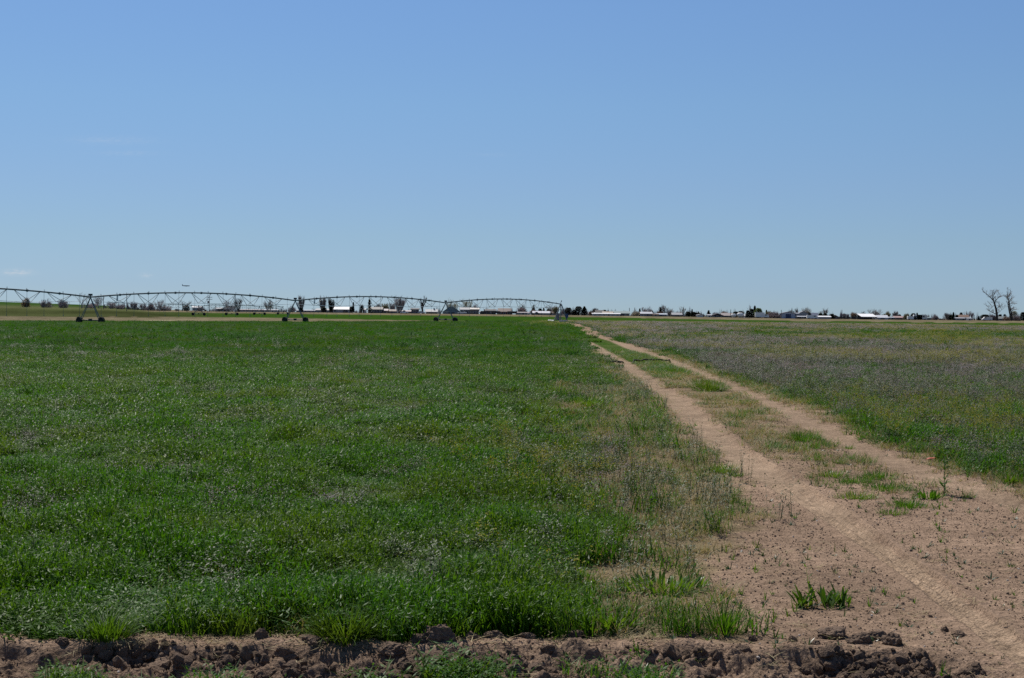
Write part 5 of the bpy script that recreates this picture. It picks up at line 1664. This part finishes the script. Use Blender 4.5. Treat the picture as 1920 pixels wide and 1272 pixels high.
def broad(seed, n, ln, wd, lean=(.2, 1.0), rad=.03):
    """upright lance-shaped leaves"""
    r = random.Random(seed); v, f = [], []
    for _ in range(n):
        a = r.uniform(0, 6.283); le = r.uniform(*lean); L = ln * r.uniform(.55, 1.1); w = wd * r.uniform(.7, 1.2)
        b = np.array([math.cos(a) * rad * r.random() ** .5, math.sin(a) * rad * r.random() ** .5, -.005])
        dxy = np.array([math.cos(a), math.sin(a)]); tw = r.uniform(-.9, .9)
        side = np.array([-math.sin(a + tw), math.cos(a + tw), 0])
        o = len(v); p = b.copy(); ang = le
        prof = [.25, .45, .9, 1.0, .75, .05]
        for i, q in enumerate(prof):
            v.append(tuple(p + side * w * q * .5)); v.append(tuple(p - side * w * q * .5))
            st = L / 5; p = p + np.array([dxy[0] * math.sin(ang) * st, dxy[1] * math.sin(ang) * st, math.cos(ang) * st]); ang += r.uniform(-.05, .22)
        for i in range(5): q = o + 2 * i; f.append((q, q + 1, q + 3, q + 2))
    return v, f


def build_near_things():
    # dock-like weed alone on the bare soil
    def shoots(seed, n, spots, ln, wd, lean):
        V, Fc = [], []
        for q, (ox, oy, k) in enumerate(spots):
            v, f = broad(seed + q, max(3, int(n * k)), ln * k, wd, lean, .022)
            o = len(V)
            V += [(a + ox, b + oy, c) for a, b, c in v]; Fc += [tuple(i + o for i in t) for t in f]
        return V, Fc
    rr_ = random.Random(77)
    spots = [(.15 * math.cos(a) * q, .12 * math.sin(a) * q, rr_.uniform(.45, 1.25)) for a, q in [(rr_.uniform(0, 6.28), rr_.random() ** .6) for _ in range(17)]]
    v1, f1 = shoots(1, 7, spots, .125, .021, (.0, .75))
    v2, f2 = shoots(40, 3, spots[:10], .06, .018, (.5, 1.4))
    r = random.Random(5)
    v3, f3 = [], []
    blade(v3, f3, (-.07, .02, 0), 2.6, .27, .014, .12, .05, 4)
    for k in range(10): leaflet(v3, f3, (-.07 - .03 * k / 10, .03, .05 + .02 * k), r.uniform(0, 6.28), .7, .045, .014)
    plant('dock_weed', 1543, 1138, 'leafy dock weed with upright lance leaves, alone on bare soil left of the wheel rut', 'weed',
          [('leaf', v1, f1, leafmat('dock_leaf', (.040, .105, .008), (.085, .165, .014), None, trans=.45, rough=.45, spec=.3)), ('dead_leaf', v2, f2, leafmat('yellow_old_leaf', (.30, .24, .05), (.20, .20, .04), None, trans=.3)), ('stalk', v3, f3, M_LUSH)])
    v, f = rosette(11, 150, .21, .006, (.05, .75), (.2, .9), .11); vb, fb = rosette(12, 40, .15, .004, (.3, 1.2), (.1, .5), .13)
    plant('grass_tuft', 1356, 1186, 'low bright green grass tuft at the top of the furrow, right of the field corner', 'grass tuft', [('blades', v, f, M_GRASS), ('dry_blades', vb, fb, M_DRY)])
    v, f = rosette(13, 420, .24, .006, (.1, 1.0), (.3, 1.3), .15)
    plant('grass_tuft', 650, 1200, 'thick dark green grass clump spilling over the furrow edge left of the big clod', 'grass tuft', [('blades', v, f, M_GRASS)])
    v, f = rosette(14, 260, .20, .006, (.1, 1.0), (.3, 1.3), .12)
    plant('grass_tuft', 200, 1197, 'green grass clump hanging over the furrow at the far left', 'grass tuft', [('blades', v, f, M_GRASS)])
    v, f = broad(15, 110, .13, .020, (.0, 1.0), .18)
    plant('leafy_weed', 1130, 1178, 'bright broad-leaved weed clump at the furrow edge right of centre', 'weed', [('leaf', v, f, M_LUSH)])
    v, f = broad(16, 260, .11, .015, (.05, 1.3), .26)
    plant('leafy_weed', 1240, 1105, 'tall bright yellow-green weed clump at the corner of the green field', 'weed', [('leaf', v, f, M_LUSH)])
    v, f = broad(17, 4, .11, .035, (.9, 1.4), .02)
    plant('pale_seedling', 1113, 1187, 'single pale grey-green broad-leaved seedling on the furrow lip', 'weed', [('leaf', v, f, leafmat('pale_leaf', (.22, .27, .18), (.28, .32, .22), None, trans=.25))])
    # tall thistle-like weed in the track
    v, f, vs, fs = [], [], [], []
    blade(vs, fs, (0, 0, 0), 1.5, .50, .007, .02, .02, 6); blade(vs, fs, (0, 0, 0), 0.0, .50, .007, .02, .02, 6)
    r = random.Random(9)
    for k in range(80):
        z = r.uniform(.03, .50); a = r.uniform(0, 6.28); L = .075 * (1.15 - z * 1.3) + .025
        leaflet(v, f, (0, .005, z), a, r.uniform(.0, .9), L, .020)
    plant('tall_weed', 1770, 928, 'single tall upright weed standing in the track near the field edge', 'weed', [('leaf', v, f, M_GRASS), ('stem', vs, fs, M_STEM)])
    v, f = broad(22, 90, .10, .014, (.1, 1.0), .15)
    plant('leafy_weed', 1742, 935, 'leafy weed patch just left of the tall upright weed', 'weed', [('leaf', v, f, M_GRASS)])
    v, f = broad(23, 30, .14, .02, (.1, .7), .05)
    plant('leafy_weed', 1893, 912, 'small vase-shaped weed at the right edge of the view', 'weed', [('leaf', v, f, M_GRASS)])
    for sd, px, py, n, ln, rad, lab in ((31, 1502, 827, 330, .24, .22, 'largest dark grass tuft on the strip between the two ruts'), (32, 1645, 898, 260, .15, .20, 'rounded bright green weed tuft between the ruts, right of the others'),
                                        (33, 1562, 893, 150, .12, .17, 'flat dark weed tuft between the ruts, left of the bright one'), (34, 1600, 905, 170, .12, .20, 'sparse weed tuft in the middle of the between-rut patch'),
                                        (35, 1660, 918, 220, .13, .24, 'wide flat weed tuft below the rounded bright one'), (36, 1605, 935, 200, .12, .20, 'nearest left weed tuft of the between-rut patch'),
                                        (37, 1700, 950, 200, .14, .20, 'nearest right weed tuft of the between-rut patch'), (38, 1672, 962, 120, .10, .13, 'small low tuft nearest the camera between the ruts'),
                                        (39, 1590, 842, 70, .10, .08, 'small tuft beside the right rut, above the patch'), (40, 1328, 733, 300, .40, .36, 'far bushy tuft on the strip between the ruts'),
                                        (41, 1267, 702, 240, .35, .40, 'farthest green tuft between the ruts beyond the black pipe'), (42, 1350, 886, 260, .20, .20, 'green tuft at the left bank of the rut'),
                                        (43, 1383, 893, 90, .10, .10, 'little round tuft just right of the bank tuft'), (44, 1237, 826, 200, .24, .20, 'dark tuft in the dry grass left of the rut'),
                                        (45, 1100, 760, 260, .30, .38, 'long dark green patch in the dry grass left of the track')):
        v, f = rosette(sd, int(n * 1.5), ln * .85, .0045 if py > 780 else .010, (.1, 1.25), (.1, 1.0), rad * 1.15)
        plant('grass_tuft', px, py, lab, 'grass tuft', [('blades', v, f, M_GRASS if sd % 3 else M_LUSH)], 'tufts along the track')
    # tall dark tumbleweed stems in the field
    for sd, px, py, h_, lab in ((51, 910, 958, .55, 'tall dark feathery weed in the green field, left of the yellow ones'), (52, 965, 900, .42, 'feathery dark weed among yellow flowers, upper left'), (53, 1075, 915, .45, 'feathery dark weed at the border of the dry grass'),
                               (54, 510, 1000, .40, 'lone feathery weed in the green field left of centre'), (55, 650, 975, .38, 'feathery weed in the green field just left of centre'), (56, 65, 970, .38, 'feathery weed in the green field at the far left'), (57, 345, 950, .36, 'feathery weed in the green field beside the purple drift')):
        me = g_weed(sd, M_STEM, hh=h_, stems=9, nf=60, rad=.10, leaves=160, fs=.012)
        x, y = gp(px, py)
        o = link('feathery_weed', me, None, None, (x, y, h1(x, y)))
        tag(o, lab, 'weed', 'feathery weeds in the green field')
    # the black hose crossing the track
    x0, y0 = gp(1136, 682); x1, y1 = gp(1326, 680)
    r = random.Random(3); runs = []
    pts = []
    n = 44
    for k in range(n + 1):
        t = k / n
        x, y = x0 + (x1 - x0) * t, y0 + (y1 - y0) * t + r.gauss(0, .05)
        dip = .06 if t < .16 else .12 if .27 < t < .62 else .07 if t > .80 else -.04
        pts.append((x, y, h1(x, y) + dip + r.gauss(0, .015)))
    o = MB().tube(pts, [.020 + .022 * r.random() for _ in pts], 7).build('irrigation_hose', mat('black_hose_rubber', (.012, .011, .010), .8, var=.3), smooth_=True)
    tag(o, 'black half-buried hose lying crosswise over the dirt track', 'hose')
    # orange-red scrap
    x, y = gp(1750, 864)
    v = [(-.10, 0, .01), (-.04, .03, .03), (.03, .01, .035), (.11, .02, .015), (.10, -.03, .012), (.02, -.04, .03), (-.05, -.03, .025)]
    o = MB().poly(v + [(a, b, c + .006) for a, b, c in v], [tuple(range(6, -1, -1)), tuple(range(7, 14))] + [(i, (i + 1) % 7, (i + 1) % 7 + 7, i + 7) for i in range(7)]).build('plastic_scrap', mat('orange_plastic', (.55, .12, .06), .5), None, (x, y, h1(x, y)))
    tag(o, 'flat orange-red plastic scrap at the right edge of the track', 'litter')
    x, y = gp(1762, 854)
    v, f = [], []
    r = random.Random(4)
    for _ in range(26): leaflet(v, f, (r.gauss(0, .012), r.gauss(0, .012), .07 + r.gauss(0, .008)), r.uniform(0, 6.28), r.uniform(-.3, 1), .02, .012)
    vs, fs = rosette(3, 12, .08, .012, (.1, 1.0), (0, .5), .01)
    plant('dandelion', 1762, 857, 'yellow-flowered dandelion right of the orange-red scrap', 'flower', [('flower', v, f, leafmat('bright_yellow_petal', (.62, .48, .02), (.7, .55, .03), None, trans=.3)), ('leaf', vs, fs, M_GRASS)])
    # clods of the furrow
    clods = [  # px, py of the foot, width px, height ratio, label
        (820, 1224, 62, .85, 'biggest dark clod standing in the middle of the furrow'),
        (785, 1226, 38, .7, 'clod leaning against the left side of the biggest middle clod'),
        (733, 1236, 58, .55, 'wide flat clod left of the biggest middle clod'),
        (885, 1220, 38, .7, 'angular pale-topped clod right of the biggest middle clod'),
        (925, 1222, 36, .7, 'dark clod, second right of the biggest middle clod'),
        (988, 1220, 34, .6, 'low crumbly clod below the grass in the centre right of the furrow'),
        (1062, 1202, 30, .7, 'clod under the pale grey-green seedling'),
        (1078, 1213, 40, .55, 'broad clod below the pale grey-green seedling'),
        (1028, 1247, 32, .6, 'crumbly clod near the lower frame edge, centre right'),
        (968, 1250, 40, .5, 'flat dark clod near the lower edge, just right of centre'),
        (823, 1246, 28, .8, 'small upright clod in front of the biggest middle clod'),
        (430, 1236, 40, 1.0, 'upright dark clod in the left part of the furrow'),
        (486, 1222, 34, .9, 'dark angular clod right of the upright left clod'),
        (535, 1236, 50, .7, 'rough lumpy clod between the grass clump and the upright left clod'),
        (588, 1226, 56, .4, 'flat slab-like clod left of the thick grass clump'),
        (303, 1240, 74, .42, 'long low clod ridge beneath the dark bank at left'),
        (140, 1240, 34, .7, 'crumbly clod in the left furrow before the flat slab'),
        (98, 1254, 66, .4, 'flat pale slab of soil at the lower left'),
        (113, 1226, 28, .7, 'small clod against the bank at the far left'),
        (10, 1242, 32, .9, 'dark clod cut by the left edge of the view'),
        (1296, 1218, 22, .8, 'small rounded clod left of the dark pit'),
        (1395, 1240, 30, .75, 'dark rounded clod in the right part of the furrow'),
        (1413, 1222, 17, 1.0, 'small upright clod above the dark rounded right one'),
        (1487, 1228, 24, .9, 'blocky clod left of the cracked slab by the pit'),
        (1560, 1210, 62, .55, 'cracked grey slab of soil left of the dark pit'),
        (1612, 1222, 46, .6, 'rounded clod sunk in the left end of the dark pit'),
        (1645, 1216, 48, .6, 'clod lying in the middle of the dark pit'),
        (1676, 1228, 44, .8, 'largest clod inside the dark pit'),
        (1530, 1232, 24, .7, 'small clod below the cracked grey slab'),
        (1512, 1249, 26, .6, 'dark clod in front of the blocky one'),
        (1625, 1250, 32, .8, 'twin-lobed clod below the dark pit'),
        (1773, 1206, 14, 1.2, 'small upright clod at the right end of the dark pit'),
        (1800, 1214, 34, .5, 'crumbly clod heap where the furrow meets the rut'),
    ]
    for i, (px, py, w, hr, lab) in enumerate(clods):
        x, y = gp(px, py, -.05); y += .03
        rr = w / F * y / 2
        z = h1(x, y)
        me = rock_mesh('clod', 900 + i, 4, .35, 1.0, .16, [M_CLOD], (1.05, .8, hr))
        o = link('dirt_clod', me, None, None, (x, y, z + rr * hr * .15))
        o.scale = (rr, rr, rr); o.rotation_euler = (0, 0, (i * 2.4) % 6.28)
        tag(o, lab, 'clod', 'soil clods in the furrow')


build_near_things()
